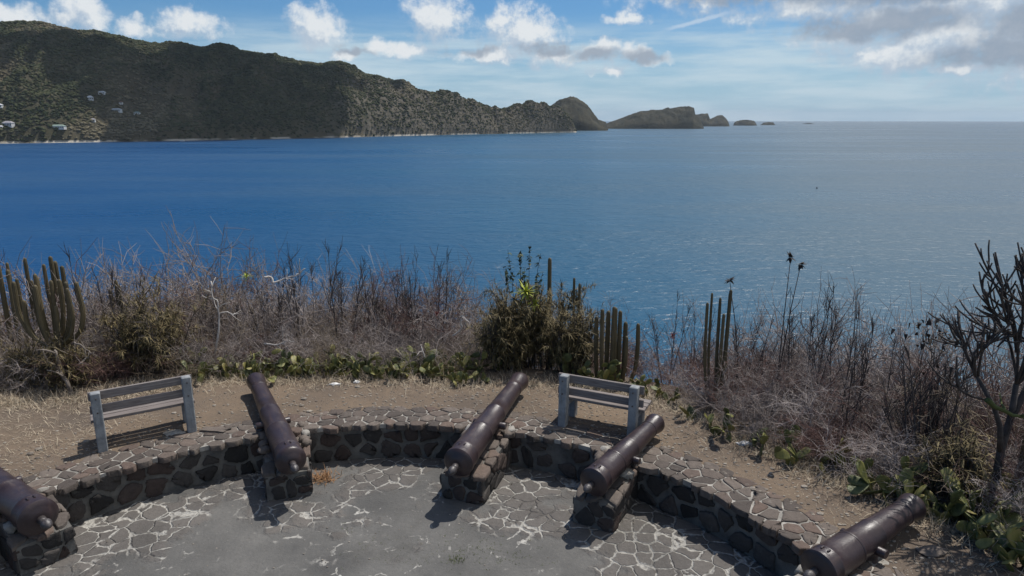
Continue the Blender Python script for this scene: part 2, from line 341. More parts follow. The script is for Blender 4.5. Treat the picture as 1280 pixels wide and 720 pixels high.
# ------------------------------------------------------------------ mesh helpers
class MB:
    def __init__(s):
        s.v = []; s.f = []; s.rib = None
    def add(s, verts, faces):
        o = len(s.v); s.v.extend(verts); s.f.extend([tuple(i + o for i in f) for f in faces])
    def box(s, c, d, rot=None, bev=0.0):
        x, y, z = d[0] / 2, d[1] / 2, d[2] / 2
        c = Vector(c)
        if bev <= 0:
            vs = [Vector((sx * x, sy * y, sz * z)) for sz in (-1, 1) for sx, sy in ((-1, -1), (1, -1), (1, 1), (-1, 1))]
            fs = [(3, 2, 1, 0), (4, 5, 6, 7), (0, 1, 5, 4), (1, 2, 6, 5), (2, 3, 7, 6), (3, 0, 4, 7)]
        else:
            b = min(bev, x * .45, y * .45, z * .45)
            def ringv(hx, hy, zz, bb):
                return [Vector(q) for q in ((-hx + bb, -hy, zz), (hx - bb, -hy, zz), (hx, -hy + bb, zz), (hx, hy - bb, zz), (hx - bb, hy, zz), (-hx + bb, hy, zz), (-hx, hy - bb, zz), (-hx, -hy + bb, zz))]
            rs = [ringv(x - b, y - b, -z, b * .5), ringv(x, y, -z + b, b), ringv(x, y, z - b, b), ringv(x - b, y - b, z, b * .5)]
            vs = sum(rs, []); fs = [tuple(range(7, -1, -1)), tuple(range(24, 32))]
            for q in range(3):
                for i in range(8):
                    j = (i + 1) % 8; fs.append((q * 8 + i, q * 8 + j, (q + 1) * 8 + j, (q + 1) * 8 + i))
        if rot is not None: vs = [rot @ q for q in vs]
        s.add([q + c for q in vs], fs)
    def tube(s, pts, radii, n=5, cap=True):
        pts = [Vector(p) for p in pts]
        base = len(s.v); t0 = (pts[1] - pts[0]).normalized()
        a = t0.orthogonal().normalized()
        for i, p_ in enumerate(pts):
            t = (pts[min(i + 1, len(pts) - 1)] - pts[max(i - 1, 0)])
            if t.length < 1e-9: t = t0
            t = t.normalized(); a = (a - t * a.dot(t))
            a = a.normalized() if a.length > 1e-6 else t.orthogonal().normalized()
            b = t.cross(a); r_ = radii[i] if hasattr(radii, '__len__') else radii
            for q in range(n):
                an = 2 * PI * q / n
                s.v.append(p_ + (a * math.cos(an) + b * math.sin(an)) * r_)
        for i in range(len(pts) - 1):
            for q in range(n):
                r2 = (q + 1) % n
                s.f.append((base + i * n + q, base + i * n + r2, base + (i + 1) * n + r2, base + (i + 1) * n + q))
        if cap:
            s.f.append(tuple(base + q for q in range(n - 1, -1, -1)))
            s.f.append(tuple(base + (len(pts) - 1) * n + q for q in range(n)))
    def lathe(s, prof, n=40, axis='Y'):
        """prof: list of (pos along axis, radius)"""
        base = len(s.v)
        for (y, r_) in prof:
            for q in range(n):
                an = 2 * PI * q / n
                s.v.append(Vector((r_ * math.cos(an), y, r_ * math.sin(an))))
        for i in range(len(prof) - 1):
            for q in range(n):
                r2 = (q + 1) % n
                s.f.append((base + i * n + r2, base + i * n + q, base + (i + 1) * n + q, base + (i + 1) * n + r2))
        s.f.append(tuple(base + q for q in range(n)))
        s.f.append(tuple(base + (len(prof) - 1) * n + q for q in range(n - 1, -1, -1)))
    def blade(s, p, d, L, w, bend=0.3, seg=3, side=None):
        """flat tapering leaf blade that droops"""
        p = Vector(p); d = Vector(d).normalized()
        side = (side or d.cross(Vector((0, 0, 1))))
        side = side.normalized() if side.length > 1e-4 else Vector((1, 0, 0))
        base = len(s.v); q = p.copy(); dd = d.copy()
        for i in range(seg + 1):
            t = i / seg
            ww = w * (1 - t) ** 0.7 * (0.75 + 0.5 * math.sin(PI * min(1, t + .2))) if i < seg else w * .05
            s.v.append(q - side * ww / 2); s.v.append(q + side * ww / 2)
            dd = (dd + Vector((0, 0, -bend / seg))).normalized(); q = q + dd * (L / seg)
        for i in range(seg):
            s.f.append((base + 2 * i, base + 2 * i + 1, base + 2 * i + 3, base + 2 * i + 2))
    def build(s, name, mat, parent=None, smooth=True, loc=None):
        me = bpy.data.meshes.new(name)
        me.from_pydata([tuple(q) for q in s.v], [], s.f)
        me.update()
        if s.rib is not None:
            at = me.attributes.new('rib', 'FLOAT', 'POINT'); at.data.foreach_set('value', s.rib)
        if smooth: me.polygons.foreach_set('use_smooth', [True] * len(me.polygons))
        me.materials.append(mat)
        o = bpy.data.objects.new(name, me); COL.objects.link(o)
        if parent is not None: o.parent = parent
        if loc is not None: o.location = loc
        return o

def sharp(o, ang=35):
    me = o.data
    try:
        me.set_sharp_from_angle(angle=R(ang))
    except Exception:
        pass
    return o

def tag(o, label=None, cat=None, group=None, kind=None):
    if label: o['label'] = label
    if cat: o['category'] = cat
    if group: o['group'] = group
    if kind: o['kind'] = kind
    return o

def empty(name, loc, rz=0.0):
    e = bpy.data.objects.new(name, None); COL.objects.link(e)
    e.location = loc; e.rotation_euler = (0, 0, rz); e.empty_display_size = 0.2
    return e

def fbm(x, y, oct=5, seed=0.0, gain=0.5):
    s_ = 0; a = 1; t = 0
    for i in range(oct):
        s_ += a * mnoise.noise(Vector((x, y, seed + i * 7.3))); t += a; a *= gain; x *= 2.03; y *= 2.03
    return s_ / t

# Voronoi stones in a strip (u 0..W, v 0..Hh) mapped to the world through fn(u, v, h)
def clip_poly(poly, mid, nrm):
    out = []
    for i in range(len(poly)):
        a = poly[i]; b = poly[(i + 1) % len(poly)]
        da = (a[0] - mid[0]) * nrm[0] + (a[1] - mid[1]) * nrm[1]
        db = (b[0] - mid[0]) * nrm[0] + (b[1] - mid[1]) * nrm[1]
        if da <= 0: out.append(a)
        if (da < 0 < db) or (db < 0 < da):
            t = da / (da - db); out.append((a[0] + (b[0] - a[0]) * t, a[1] + (b[1] - a[1]) * t))
    return out

def stones(mb, W, Hh, cu, cv, fn, gap=0.012, hmin=0.01, hmax=0.03, depth=0.04, seed=1, drop=0.0, rough=0.012, cut=.2):
    rg = random.Random(seed)
    nu = max(1, round(W / cu)); nv = max(1, round(Hh / cv))
    S = {}
    for i in range(-1, nu + 1):
        for j in range(-1, nv + 1):
            S[(i, j)] = ((i + 0.5 + rg.uniform(-.42, .42) + (0.5 if j % 2 else 0)) * W / nu, (j + 0.5 + rg.uniform(-.36, .36)) * Hh / nv)
    for i in range(nu):
        for j in range(nv):
            if rg.random() < drop: continue
            c = S[(i, j)]
            poly = [(max(0, c[0] - 3 * cu), 0), (min(W, c[0] + 3 * cu), 0), (min(W, c[0] + 3 * cu), Hh), (max(0, c[0] - 3 * cu), Hh)]
            for di in (-2, -1, 0, 1, 2):
                for dj in (-2, -1, 0, 1, 2):
                    n_ = S.get((i + di, j + dj))
                    if n_ is None or (di == 0 and dj == 0): continue
                    nx, ny = n_[0] - c[0], n_[1] - c[1]; L = math.hypot(nx, ny)
                    if L < 1e-6: continue
                    g = gap * rg.uniform(.6, 1.6)
                    mid = ((c[0] + n_[0]) / 2 - nx / L * g / 2, (c[1] + n_[1]) / 2 - ny / L * g / 2)
                    poly = clip_poly(poly, mid, (nx, ny))
                    if len(poly) < 3: break
                if len(poly) < 3: break
            if len(poly) < 3: continue
            # split long edges, jitter, round corners
            for _ in range(2):
                q = []; c1 = 1 - cut
                for a, b in zip(poly, poly[1:] + poly[:1]):
                    q.append((a[0] * c1 + b[0] * cut, a[1] * c1 + b[1] * cut)); q.append((a[0] * cut + b[0] * c1, a[1] * cut + b[1] * c1))
                poly = q
            poly = [(a[0] + rg.uniform(-rough, rough) * .6, a[1] + rg.uniform(-rough, rough) * .6) for a in poly]
            cx = sum(a[0] for a in poly) / len(poly); cy = sum(a[1] for a in poly) / len(poly)
            h = rg.uniform(hmin, hmax); tx, ty = rg.uniform(-.05, .05), rg.uniform(-.05, .05)
            n = len(poly); vs = []
            for (sc_, hf, off) in ((1.0, 0, -depth), (1.0, .55, 0), (.93, .97, 0), (.55, 1.05, 0)):
                for a in poly:
                    u = cx + (a[0] - cx) * sc_; w = cy + (a[1] - cy) * sc_
                    hh = (h + tx * (u - cx) + ty * (w - cy)) * hf + off + (rg.uniform(-.1, .1) * rough if hf > .5 else 0)
                    vs.append(fn(u, w, hh))
            vs.append(fn(cx, cy, h * 1.06))
            fs = []
            for q in range(3):
                for a in range(n):
                    b = (a + 1) % n; fs.append((q * n + a, q * n + b, (q + 1) * n + b, (q + 1) * n + a))
            for a in range(n): fs.append((3 * n + a, 3 * n + (a + 1) % n, 4 * n))
            mb.add(vs, fs)

# ------------------------------------------------------------------ ground, terrace, parapet
CX, CY = -1.65, 4.5
RW = 5.26; RO = 5.88; FZ = -0.56
EDGE = [(-180, 60), (-125, 60), (-100, 16), (-70, 9.6), (-50, 9.2), (-40, 8.3), (-30, 8.0), (-14, 7.2), (4, 6.95), (20, 7.3), (34, 7.4), (44, 6.95), (54, 6.85), (63, 6.95), (70, 7.15), (78, 7.5), (100, 12), (125, 60), (180, 60)]

def edge_r(th):
    return interp(math.degrees(th), EDGE)

def ground_z(x, y):
    dx, dy = x - CX, y - CY
    r = math.hypot(dx, dy); th = math.atan2(dx, dy)
    e = edge_r(th)
    t = max(0.0, r - (e + 0.5))
    z = -0.72 * (t * t / (t + 1.2))
    z += fbm(x * .5, y * .5, 4, 3.0) * 0.10 * min(1, max(0, r - 6.0) / 1.2) + fbm(x * 2.2, y * 2.2, 4, 9.0) * 0.018
    if t > 2: z += fbm(x * .12, y * .12, 4, 5.0) * min(3.0, (t - 2) * .12)
    a = abs(math.degrees(th))
    back = min(1, max(0, (a - 112) / 8)); back = back * back * (3 - 2 * back)
    z -= 0.575 * back
    return z

def polar(name, radii, nth, zf, mat):
    vs = []; fs = []
    for r in radii:
        for q in range(nth):
            th = -PI + 2 * PI * q / nth
            x, y = CX + r * math.sin(th), CY + r * math.cos(th)
            vs.append((x, y, zf(x, y)))
    for i in range(len(radii) - 1):
        for q in range(nth):
            q2 = (q + 1) % nth
            fs.append((i * nth + q, i * nth + q2, (i + 1) * nth + q2, (i + 1) * nth + q))
    mb = MB(); mb.add(vs, fs)
    return mb
rad = [5.80]
while rad[-1] < 110: rad.append(rad[-1] + max(0.07, (rad[-1] - 5.2) * 0.045))
o = polar('ground', rad, 540, ground_z, None)
o.f = [tuple(reversed(f)) for f in o.f]
tag(o.build('ground', M['earth']), kind='structure')

mb = polar('terrace_floor', [0.001] + [i * 0.25 for i in range(1, 21)] + [5.12, 5.33], 180, lambda x, y: FZ + fbm(x * .6, y * .6, 3, 2.0) * 0.012, None)
mb.f = [tuple(reversed(f)) for f in mb.f]
tag(mb.build('terrace_floor', M['floor']), kind='structure')

wall = empty('parapet_wall', (CX, CY + RW, FZ))
tag(wall, 'low curved rubble stone wall with crazy paved coping round the terrace', 'wall')
A0, A1 = R(-114), R(114)
mb = MB(); n = 300
prof = [(RW + .025, FZ - .1), (RW + .02, -0.075), (RW + .005, -0.07), (RW + .005, -0.004), (RO + .02, -0.004), (RO + .02, FZ - .1)]
for i in range(n + 1):
    th = A0 + (A1 - A0) * i / n
    for r, z in prof:
        w = fbm(th * 9, z * 3, 3, 1.0) * .012
        mb.v.append(Vector(((r + w) * math.sin(th), (r + w) * math.cos(th) - RW, z - FZ)))
q = len(prof)
for i in range(n):
    for j in range(q - 1):
        mb.f.append((i * q + j, i * q + j + 1, (i + 1) * q + j + 1, (i + 1) * q + j))
mb.f.append(tuple(range(q))); mb.f.append(tuple(n * q + j for j in range(q - 1, -1, -1)))
sharp(mb.build('mortar_core', M['mortar'], wall))
# inner face mortar as a thin skin, its colour darkened for the shade there
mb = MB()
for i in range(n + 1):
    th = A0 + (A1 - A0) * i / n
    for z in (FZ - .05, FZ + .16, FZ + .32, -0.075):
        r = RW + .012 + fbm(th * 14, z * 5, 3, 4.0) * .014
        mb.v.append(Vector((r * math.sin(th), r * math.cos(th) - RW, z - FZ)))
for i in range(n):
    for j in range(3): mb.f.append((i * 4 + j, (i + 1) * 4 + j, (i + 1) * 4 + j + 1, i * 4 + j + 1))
mb.build('shaded_face_mortar', M['mortar_dark'], wall)
def f_face(u, v_, h):
    th = A0 + u / RW; r = RW - h * 1.0
    return Vector((r * math.sin(th), r * math.cos(th) - RW, v_ + 0.0))
mb = MB(); stones(mb, (A1 - A0) * RW, 0.50, 0.32, 0.25, f_face, 0.055, 0.004, 0.03, 0.05, 5, 0.06, 0.024, cut=.17)
mb.build('face_stone', M['stone_face'], wall)
def f_cop(u, v_, h):
    th = A0 + u / 5.5
    r = 5.19 + v_ + (fbm(u * 2.6, 0, 3, 6.0) * .09 * (1 - v_ / .72)) + fbm(u * 1.1, 4, 2, 8.0) * .10 * (v_ / .72)
    return Vector((r * math.sin(th), r * math.cos(th) - RW, h - FZ))
mb = MB(); stones(mb, (A1 - A0) * 5.5, 0.72, 0.235, 0.16, f_cop, 0.02, 0.003, 0.014, 0.075, 8, 0.0, 0.016, cut=.13)
mb.build('coping_stone', M['stone_top'], wall)

# ------------------------------------------------------------------ cannons on their plinths
def cannon(bx, by, muz, L, D, zb, zm, label):
    """breech disc centre at (bx,by,zb); muz = (x,y) direction; D breech diameter"""
    d = Vector((muz[0] - bx, muz[1] - by, 0)).normalized()
    rz = math.atan2(-d.x, d.y)
    root = empty('cannon', (bx, by, zb), rz)
    tag(root, label, 'cannon', 'old iron cannons on the terrace wall')
    tilt = math.asin((zm - zb) / L)
    root.rotation_euler = (tilt, 0, rz)
    r = D / 2
    prof = []
    def P(t, f): prof.append((t * L, r * f))
    P(-.028, .30); P(-.026, .46); P(-.018, .62); P(-.014, .74); P(-.012, .80); P(-.006, .93); P(0, 1.0); P(.018, 1.0); P(.021, .955)
    P(.028, .945); P(.07, .93); P(.074, .95); P(.083, .95); P(.087, .925)
    P(.20, .89); P(.29, .862); P(.293, .885); P(.303, .885); P(.306, .855)
    P(.315, .83); P(.40, .80); P(.52, .755); P(.523, .775); P(.533, .775); P(.536, .742)
    P(.62, .71); P(.72, .675); P(.82, .64); P(.845, .63); P(.848, .66); P(.858, .66); P(.861, .635)
    P(.89, .645); P(.92, .685); P(.945, .735); P(.965, .755); P(.975, .75); P(.978, .70); P(.99, .68); P(1.0, .62); P(1.0, .36); P(.93, .34)
    mb = MB(); mb.lathe(prof, 48)
    sharp(mb.build('barrel', M['iron'], root), 40)
    mb = MB(); mb.lathe([(L * .9, r * .30), (L * .997, r * .355)], 32)
    # vent patch and lugs on the base ring
    vb = MB(); vb.box((-.035, .055 * L, r * .945), (.018, .05, .02), None, .004); vb.box((.035, .055 * L, r * .945), (.018, .05, .02), None, .004)
    vb.build('vent_lug', M['iron'], root, False)
    mb = MB(); mb.lathe([(-.028 * L - .001, r * .24), (-.05 * L, r * .20), (-.056 * L, r * .2)] + [(-.056 * L - .07 * (1 - math.cos(a)) * (D / .42), max(.002, .058 * math.sin(a + .35) * (D / .42))) for a in [i * (PI - .4) / 10 for i in range(11)]], 28)
    mb.build('knob', M['iron_worn'], root)
    for s_ in (-1, 1):
        mb = MB(); y = .44 * L; rr = r * .25
        x0 = s_ * r * .62; x1 = s_ * r * 1.22
        mb.tube([(x0, y, -r * .25), (x1 - s_ * .012, y, -r * .25), (x1, y, -r * .25)], [rr, rr, rr * .85], 24)
        sharp(mb.build('trunnion', M['iron'], root), 40)
    return root, rz, d

def plinth(fl, fr, label, zf=-.17, zb=-.02, seed=1):
    """masonry block from its two front floor corners out to the wall; the top rises towards the wall"""
    fl = Vector(fl[:2]); fr = Vector(fr[:2]); c = (fl + fr) / 2; e = (fr - fl); w = e.length; e.normalize()
    dd = Vector((-e.y, e.x))
    rel = c - Vector((CX, CY)); b = rel.dot(dd); cc = rel.length_squared - (RW + .12) ** 2
    Lp = -b + math.sqrt(b * b - cc)
    root = empty('stone_plinth', (c.x, c.y, FZ), math.atan2(e.y, e.x))
    tag(root, label, 'plinth', 'stone plinths under the cannons')
    def top(y): return (zf + (zb - zf) * min(1, max(0, y / Lp)) ** .8) - FZ - .03
    mb = MB(); x = w / 2 - .015; n_ = 8
    for i in range(n_ + 1):
        y = Lp * i / n_; mb.v += [Vector((-x, y, -.05)), Vector((x, y, -.05)), Vector((x, y, top(y))), Vector((-x, y, top(y)))]
    for i in range(n_):
        for j in range(4):
            j2 = (j + 1) % 4; mb.f.append((i * 4 + j, i * 4 + j2, i * 4 + 4 + j2, i * 4 + 4 + j))
    mb.f.append((3, 2, 1, 0)); mb.f.append((n_ * 4, n_ * 4 + 1, n_ * 4 + 2, n_ * 4 + 3))
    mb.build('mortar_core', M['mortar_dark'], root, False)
    mb = MB(); H0 = top(0); H1 = top(Lp * .6)
    stones(mb, w, H0, .24, .20, lambda u, v_, h: Vector((u - w / 2, -h, v_)), .025, .008, .03, .03, seed, 0, .018)
    stones(mb, Lp, 1, .27, .45, lambda u, v_, h: Vector((w / 2 - .015 + h, u, v_ * top(u))), .03, .008, .03, .03, seed + 1, 0, .018)
    stones(mb, Lp, 1, .27, .45, lambda u, v_, h: Vector((-w / 2 + .015 - h, Lp - u, v_ * top(Lp - u))), .03, .008, .03, .03, seed + 2, 0, .018)
    mb.build('face_stone', M['stone_face'], root)
    mb = MB()
    stones(mb, w + .05, Lp, .24, .26, lambda u, v_, h: Vector((u - w / 2 - .025, v_ - .02, top(v_) + .008 + h)), .018, .012, .03, .03, seed + 3, .05, .016, cut=.15)
    mb.build('cap_stone', M['stone_top'], root)
    rg = random.Random(seed)                      # rubble bedded beside the trunnions
    for s_ in (-1, 1):
        for j in range(4):
            y = Lp - .22 + rg.uniform(-.30, .30); mb = MB()
            sx, sy, sz = rg.uniform(.06, .10), rg.uniform(.07, .12), rg.uniform(.045, .08)
            off = Vector((s_ * (w * .36 + rg.uniform(-.03, .08)), y, top(y) + .04)); vs = []
            for a in ICO[0]:
                v_ = Vector(a); n1 = 1 + .5 * mnoise.noise(v_ * 1.7 + off * 3); vs.append(Vector((v_.x * sx * n1, v_.y * sy * n1, v_.z * sz * n1)) + off)
            mb.add(vs, ICO[1]); mb.build('chock_stone', M['mortar'] if rg.random() < .4 else M['stone_top'], root)
    return root

def icosphere(sub):
    import bmesh
    bm = bmesh.new(); bmesh.ops.create_icosphere(bm, subdivisions=sub, radius=1.0)
    bm.verts.ensure_lookup_table()
    v_ = [tuple(x.co) for x in bm.verts]; f_ = [tuple(x.index for x in f.verts) for f in bm.faces]
    bm.free(); return v_, f_
ICO = icosphere(2); ICO1 = icosphere(1); ICO3 = icosphere(3)

CN = [  # breech centre px, muzzle px, zb, zm, D, label, plinth label, plinth floor corners px (front left, front right)
    ((48, 647), (-62, 560), .12, .32, .43, 'dark iron cannon cut off by the left edge of the photo', 'stone plinth in the bottom left corner, under the cropped cannon', None),
    ((364, 576), (319, 474), .10, .24, .40, 'dark iron cannon leaning left, next to the left bench', 'stone plinth with a dry brown weed at its right side', ((333, 627), (391, 617))),
    ((573, 578), (651, 474), .10, .26, .415, 'long dark iron cannon pointing at the olive bush, left of the right bench', 'stone plinth in the middle of the curved wall, left of the right bench', ((551, 621), (604, 631))),
    ((742, 603), (821, 527), .10, .24, .385, 'dark iron cannon whose muzzle overlaps the right bench', 'stone plinth just below the right bench', ((715, 652), (767, 667))),
    ((1023, 712), (1143, 631), .12, .24, .41, 'dark iron cannon in the bottom right, pointing at the big prickly pear clump', 'stone plinth in the bottom right corner, almost hidden by its cannon', None),
]
for i, (b, mz, zb, zm, D, lab, plab, crn) in enumerate(CN):
    pb = atz(b[0], b[1], zb); pm = atz(mz[0], mz[1], zm)
    L = (pm - pb).length
    root, rz, d = cannon(pb.x, pb.y, (pm.x, pm.y), L, D, zb, zm, lab)
    if crn: fl, fr = atz(*crn[0], FZ), atz(*crn[1], FZ)
    elif i == 0: fl, fr = Vector((-5.61, 6.88)), Vector((-5.23, 7.35))
    else:
        c_ = pb + d * .22; s_ = Vector((d.y, -d.x, 0)) * .3; fl, fr = c_ - s_, c_ + s_
    plinth(fl, fr, plab, seed=20 + i * 7)

# ------------------------------------------------------------------ benches
def bench(pl, pr, label, overl=.14, top=.85):
    """pl, pr: feet of the left and right back posts seen from the terrace; the bench faces the sea"""
    pl = Vector(pl); pr = Vector(pr)
    c = (pl + pr) / 2; d = (pr - pl).normalized(); w = (pr - pl).length
    rz = math.atan2(d.y, d.x)
    root = empty('bench', (c.x, c.y, 0.0), rz)      # local +x along the bench, +y to the sea
    tag(root, label, 'bench', 'plank benches facing the sea')
    for s_ in (-1, 1):
        mb = MB(); mb.box((s_ * w / 2, 0, top / 2 - .06), (.125, .13, top + .12), Matrix.Rotation(R(-2.5), 3, 'X'), .012)
        mb.build('back_post', M['concrete'], root, False)
        mb = MB(); mb.box((s_ * w / 2, .40, .16), (.12, .13, .44), None, .012)
        mb.box((s_ * w / 2, .205, .335), (.11, .29, .075), None, .01)
        mb.build('front_leg', M['concrete'], root, False)
    LL = w + .125 + overl
    for s_ in (-1, 1):
        for z in (top - .075, top - .275):
            mb = MB(); mb.tube([(s_ * w / 2, -.075, z), (s_ * w / 2, -.058, z)], .011, 8); mb.build('bolt', M['iron_worn'], root, False)
    for z, hgt, yy in ((top - .075, .125, .098), (top - .275, .115, .092)):
        mb = MB(); mb.box((0, 0, 0), (LL, .042, hgt), Matrix.Rotation(R(-4), 3, 'X'), .006)
        mb.build('back_plank', M['plank'], root, False, (0, yy, z))
    for j, yy in enumerate((.17, .315, .46)):
        mb = MB(); mb.box((0, 0, 0), (LL + .02, .128, .045), None, .006)
        mb.build('seat_plank', M['plank'], root, False, (rnd.uniform(-.012, .012), yy, .40))
    return root
def P2(x, y): q = atz(x, y); return (q.x, q.y)
bench(P2(129, 562), P2(240, 538), 'weathered plank bench with concrete posts, left of the leaning cannon', .05)
bench(P2(704, 531), P2(790, 548), 'weathered plank bench with concrete posts, right of the long middle cannon', .12, .80)

# ------------------------------------------------------------------ plants
def rdir(rg, up=0.3):
    while True:
        q = Vector((rg.uniform(-1, 1), rg.uniform(-1, 1), rg.uniform(-1, 1)))
        if .1 < q.length < 1: break
    q.normalize(); q.z += up
    return q.normalized()

def wander(rg, p, d, L, seg, kink, up=0.0):
    pts = [p.copy()]; q = p.copy(); dd = d.copy()
    for i in range(seg):
        dd = (dd + rdir(rg, 0) * kink + Vector((0, 0, up))).normalized()
        q = q + dd * (L / seg); pts.append(q.copy())
    return pts, dd

def at_path(pts, t):
    f = t * (len(pts) - 1); i = min(int(f), len(pts) - 2); a = f - i
    return pts[i].lerp(pts[i + 1], a), (pts[i + 1] - pts[i]).normalized()

def twig_bush(seed, stems=13, kids=6, twigs=8, spread=.5, r0=.009, kink=.25, up=.05, dens=1.0):
    """leafless bush of about unit height"""
    rg = random.Random(seed); mb = MB()
    for i in range(stems):
        a = rg.uniform(0, 2 * PI); rr = rg.uniform(0, .18) * spread * 2
        p = Vector((math.cos(a) * rr, math.sin(a) * rr, -.05))
        d = Vector((math.cos(a) * spread * rg.uniform(.2, 1.5), math.sin(a) * spread * rg.uniform(.2, 1.5), 1)).normalized()
        L = rg.uniform(.55, .95)
        pts, _ = wander(rg, p, d, L, 5, kink, up); mb.tube(pts, [r0 * (1 - .13 * j) for j in range(6)], 4, False)
        for j in range(kids):
            t = rg.uniform(.2, 1.0); q, dq = at_path(pts, t)
            d2 = (dq * .8 + rdir(rg, .15) * 1.0).normalized(); L2 = rg.uniform(.2, .48)
            pt2, _ = wander(rg, q, d2, L2, 3, kink * 1.2, up); mb.tube(pt2, [r0 * .55, r0 * .48, r0 * .4, r0 * .28], 3, False)
            for m_ in range(twigs):
                q3, dq3 = at_path(pt2, rg.uniform(.15, 1.0))
                d3 = (dq3 * .7 + rdir(rg, .1)).normalized()
                pt3, _ = wander(rg, q3, d3, rg.uniform(.07, .24), 2, kink * 1.3, up * .5)
                mb.tube(pt3, [r0 * .34, r0 * .28, r0 * .17], 3, False)
    return mb

def sapling(seed, stems=5, spread=.25, r0=.011, kids=9, sub=3, droop=.05):
    """tall straight bare stems with short side twigs; unit height"""
    rg = random.Random(seed); mb = MB()
    for i in range(stems):
        a = rg.uniform(0, 2 * PI)
        p = Vector((math.cos(a) * .04, math.sin(a) * .04, -.05))
        sp = spread * rg.uniform(.1, 1.4)
        d = Vector((math.cos(a) * sp, math.sin(a) * sp, 1)).normalized()
        L = rg.uniform(.6, 1.02)
        pts, _ = wander(rg, p, d, L, 7, .06, .03); mb.tube(pts, [r0 * (1 - .115 * j) for j in range(8)], 5, False)
        for j in range(kids):
            t = rg.uniform(.3, .98); q, dq = at_path(pts, t)
            d2 = (dq * 1.0 + rdir(rg, .3) * .8).normalized(); L2 = rg.uniform(.08, .32) * (1.25 - t)
            pt2, _ = wander(rg, q, d2, L2, 3, .12, .08); mb.tube(pt2, [r0 * .42, r0 * .36, r0 * .3, r0 * .2], 4, False)
            for m_ in range(sub):
                q3, dq3 = at_path(pt2, rg.uniform(.2, 1.0))
                pt3, _ = wander(rg, q3, (dq3 + rdir(rg, .25) * .7).normalized(), rg.uniform(.03, .09), 2, .1, .05)
                mb.tube(pt3, [r0 * .24, r0 * .2, r0 * .14], 3, False)
    return mb

def place(px_, Y):
    x = 0
    z = 0
    for _ in range(8):
        zc = Y * math.cos(PITCH) + (CAMH - z) * math.sin(PITCH)
        x = (px_ - 640) / FPX * zc; z = ground_z(x, Y)
    return Vector((x, Y, z))

def edge_Y(px_):
    """depth at which the planted belt begins along a column of the photo"""
    lo, hi = 3.0, 16.0
    for _ in range(40):
        m_ = (lo + hi) / 2; q = place(px_, m_)
        r = math.hypot(q.x - CX, q.y - CY); e = edge_r(math.atan2(q.x - CX, q.y - CY))
        if r < e: lo = m_
        else: hi = m_
    return lo

TOPY = [(-60, 350), (0, 352), (60, 345), (110, 336), (150, 328), (200, 330), (240, 316), (290, 330), (350, 336), (420, 330), (480, 328), (540, 338), (590, 362), (640, 352), (700, 358), (740, 388), (775, 405), (835, 405), (880, 398), (930, 385), (960, 380), (1040, 378), (1100, 388), (1180, 400), (1240, 405), (1340, 400)]

ZONES = [(-80, 130, 'leafless twiggy bush in the thicket at the far left, around the candelabra cactus'),
         (130, 250, 'leafless twiggy bush in the thicket behind the left bench'),
         (250, 400, 'leafless twiggy bush in the thicket behind the leaning cannon'),
         (400, 600, 'leafless twiggy bush in the thicket between the leaning cannon and the olive bush'),
         (600, 740, 'leafless bush tangled round the olive bush above the middle cannon'),
         (740, 850, 'thin leafless bush in the gap right of the olive bush where sea shows through'),
         (850, 960, 'leafless bush in the thicket round the pair of tall right hand cacti'),
         (960, 1160, 'leafless bush on the right slope between the cacti and the black tree'),
         (1160, 1400, 'leafless bush around the foot of the black branched tree at right')]
BUSH = {}
def bush_mesh(kind, i):
    key = (kind, i)
    if key not in BUSH:
        if kind == 'grey': mb, mt = twig_bush(100 + i, 15, 7, 12, .85, .0056, .33, .03), M['twig_grey']
        elif kind == 'tan': mb, mt = twig_bush(200 + i, 15, 6, 9, .8, .0055, .34, .0), M['twig_tan']
        elif kind == 'red': mb, mt = twig_bush(300 + i, 15, 7, 10, .75, .0056, .32, .03), M['twig_red']
        elif kind == 'thin': mb, mt = twig_bush(400 + i, 7, 5, 4, .5, .0055, .18), M['twig_grey']
        o_ = mb.build('bare_bush', mt); BUSH[key] = o_.data; bpy.data.objects.remove(o_)
    return BUSH[key]

def put_bush(px_, Y, topy, kind, var, wide=1.0, label=None, group=None):
    q = place(px_, Y)
    h = max(.35, z_at(px_, topy, Y) - q.z) * rnd.uniform(.82, 1.12)
    o_ = bpy.data.objects.new('bare_bush', bush_mesh(kind, var)); COL.objects.link(o_)
    o_.location = (q.x, q.y, q.z); s_ = h
    wd = max(.8, min(1.5, 1.2 / h)) * h * wide
    o_.scale = (wd * rnd.uniform(.85, 1.2), wd * rnd.uniform(.85, 1.2), h / .92)
    o_.rotation_euler = (rnd.uniform(-.08, .08), rnd.uniform(-.08, .08), rnd.uniform(0, 2 * PI))
    tag(o_, label, 'bush', group or label)
    return o_

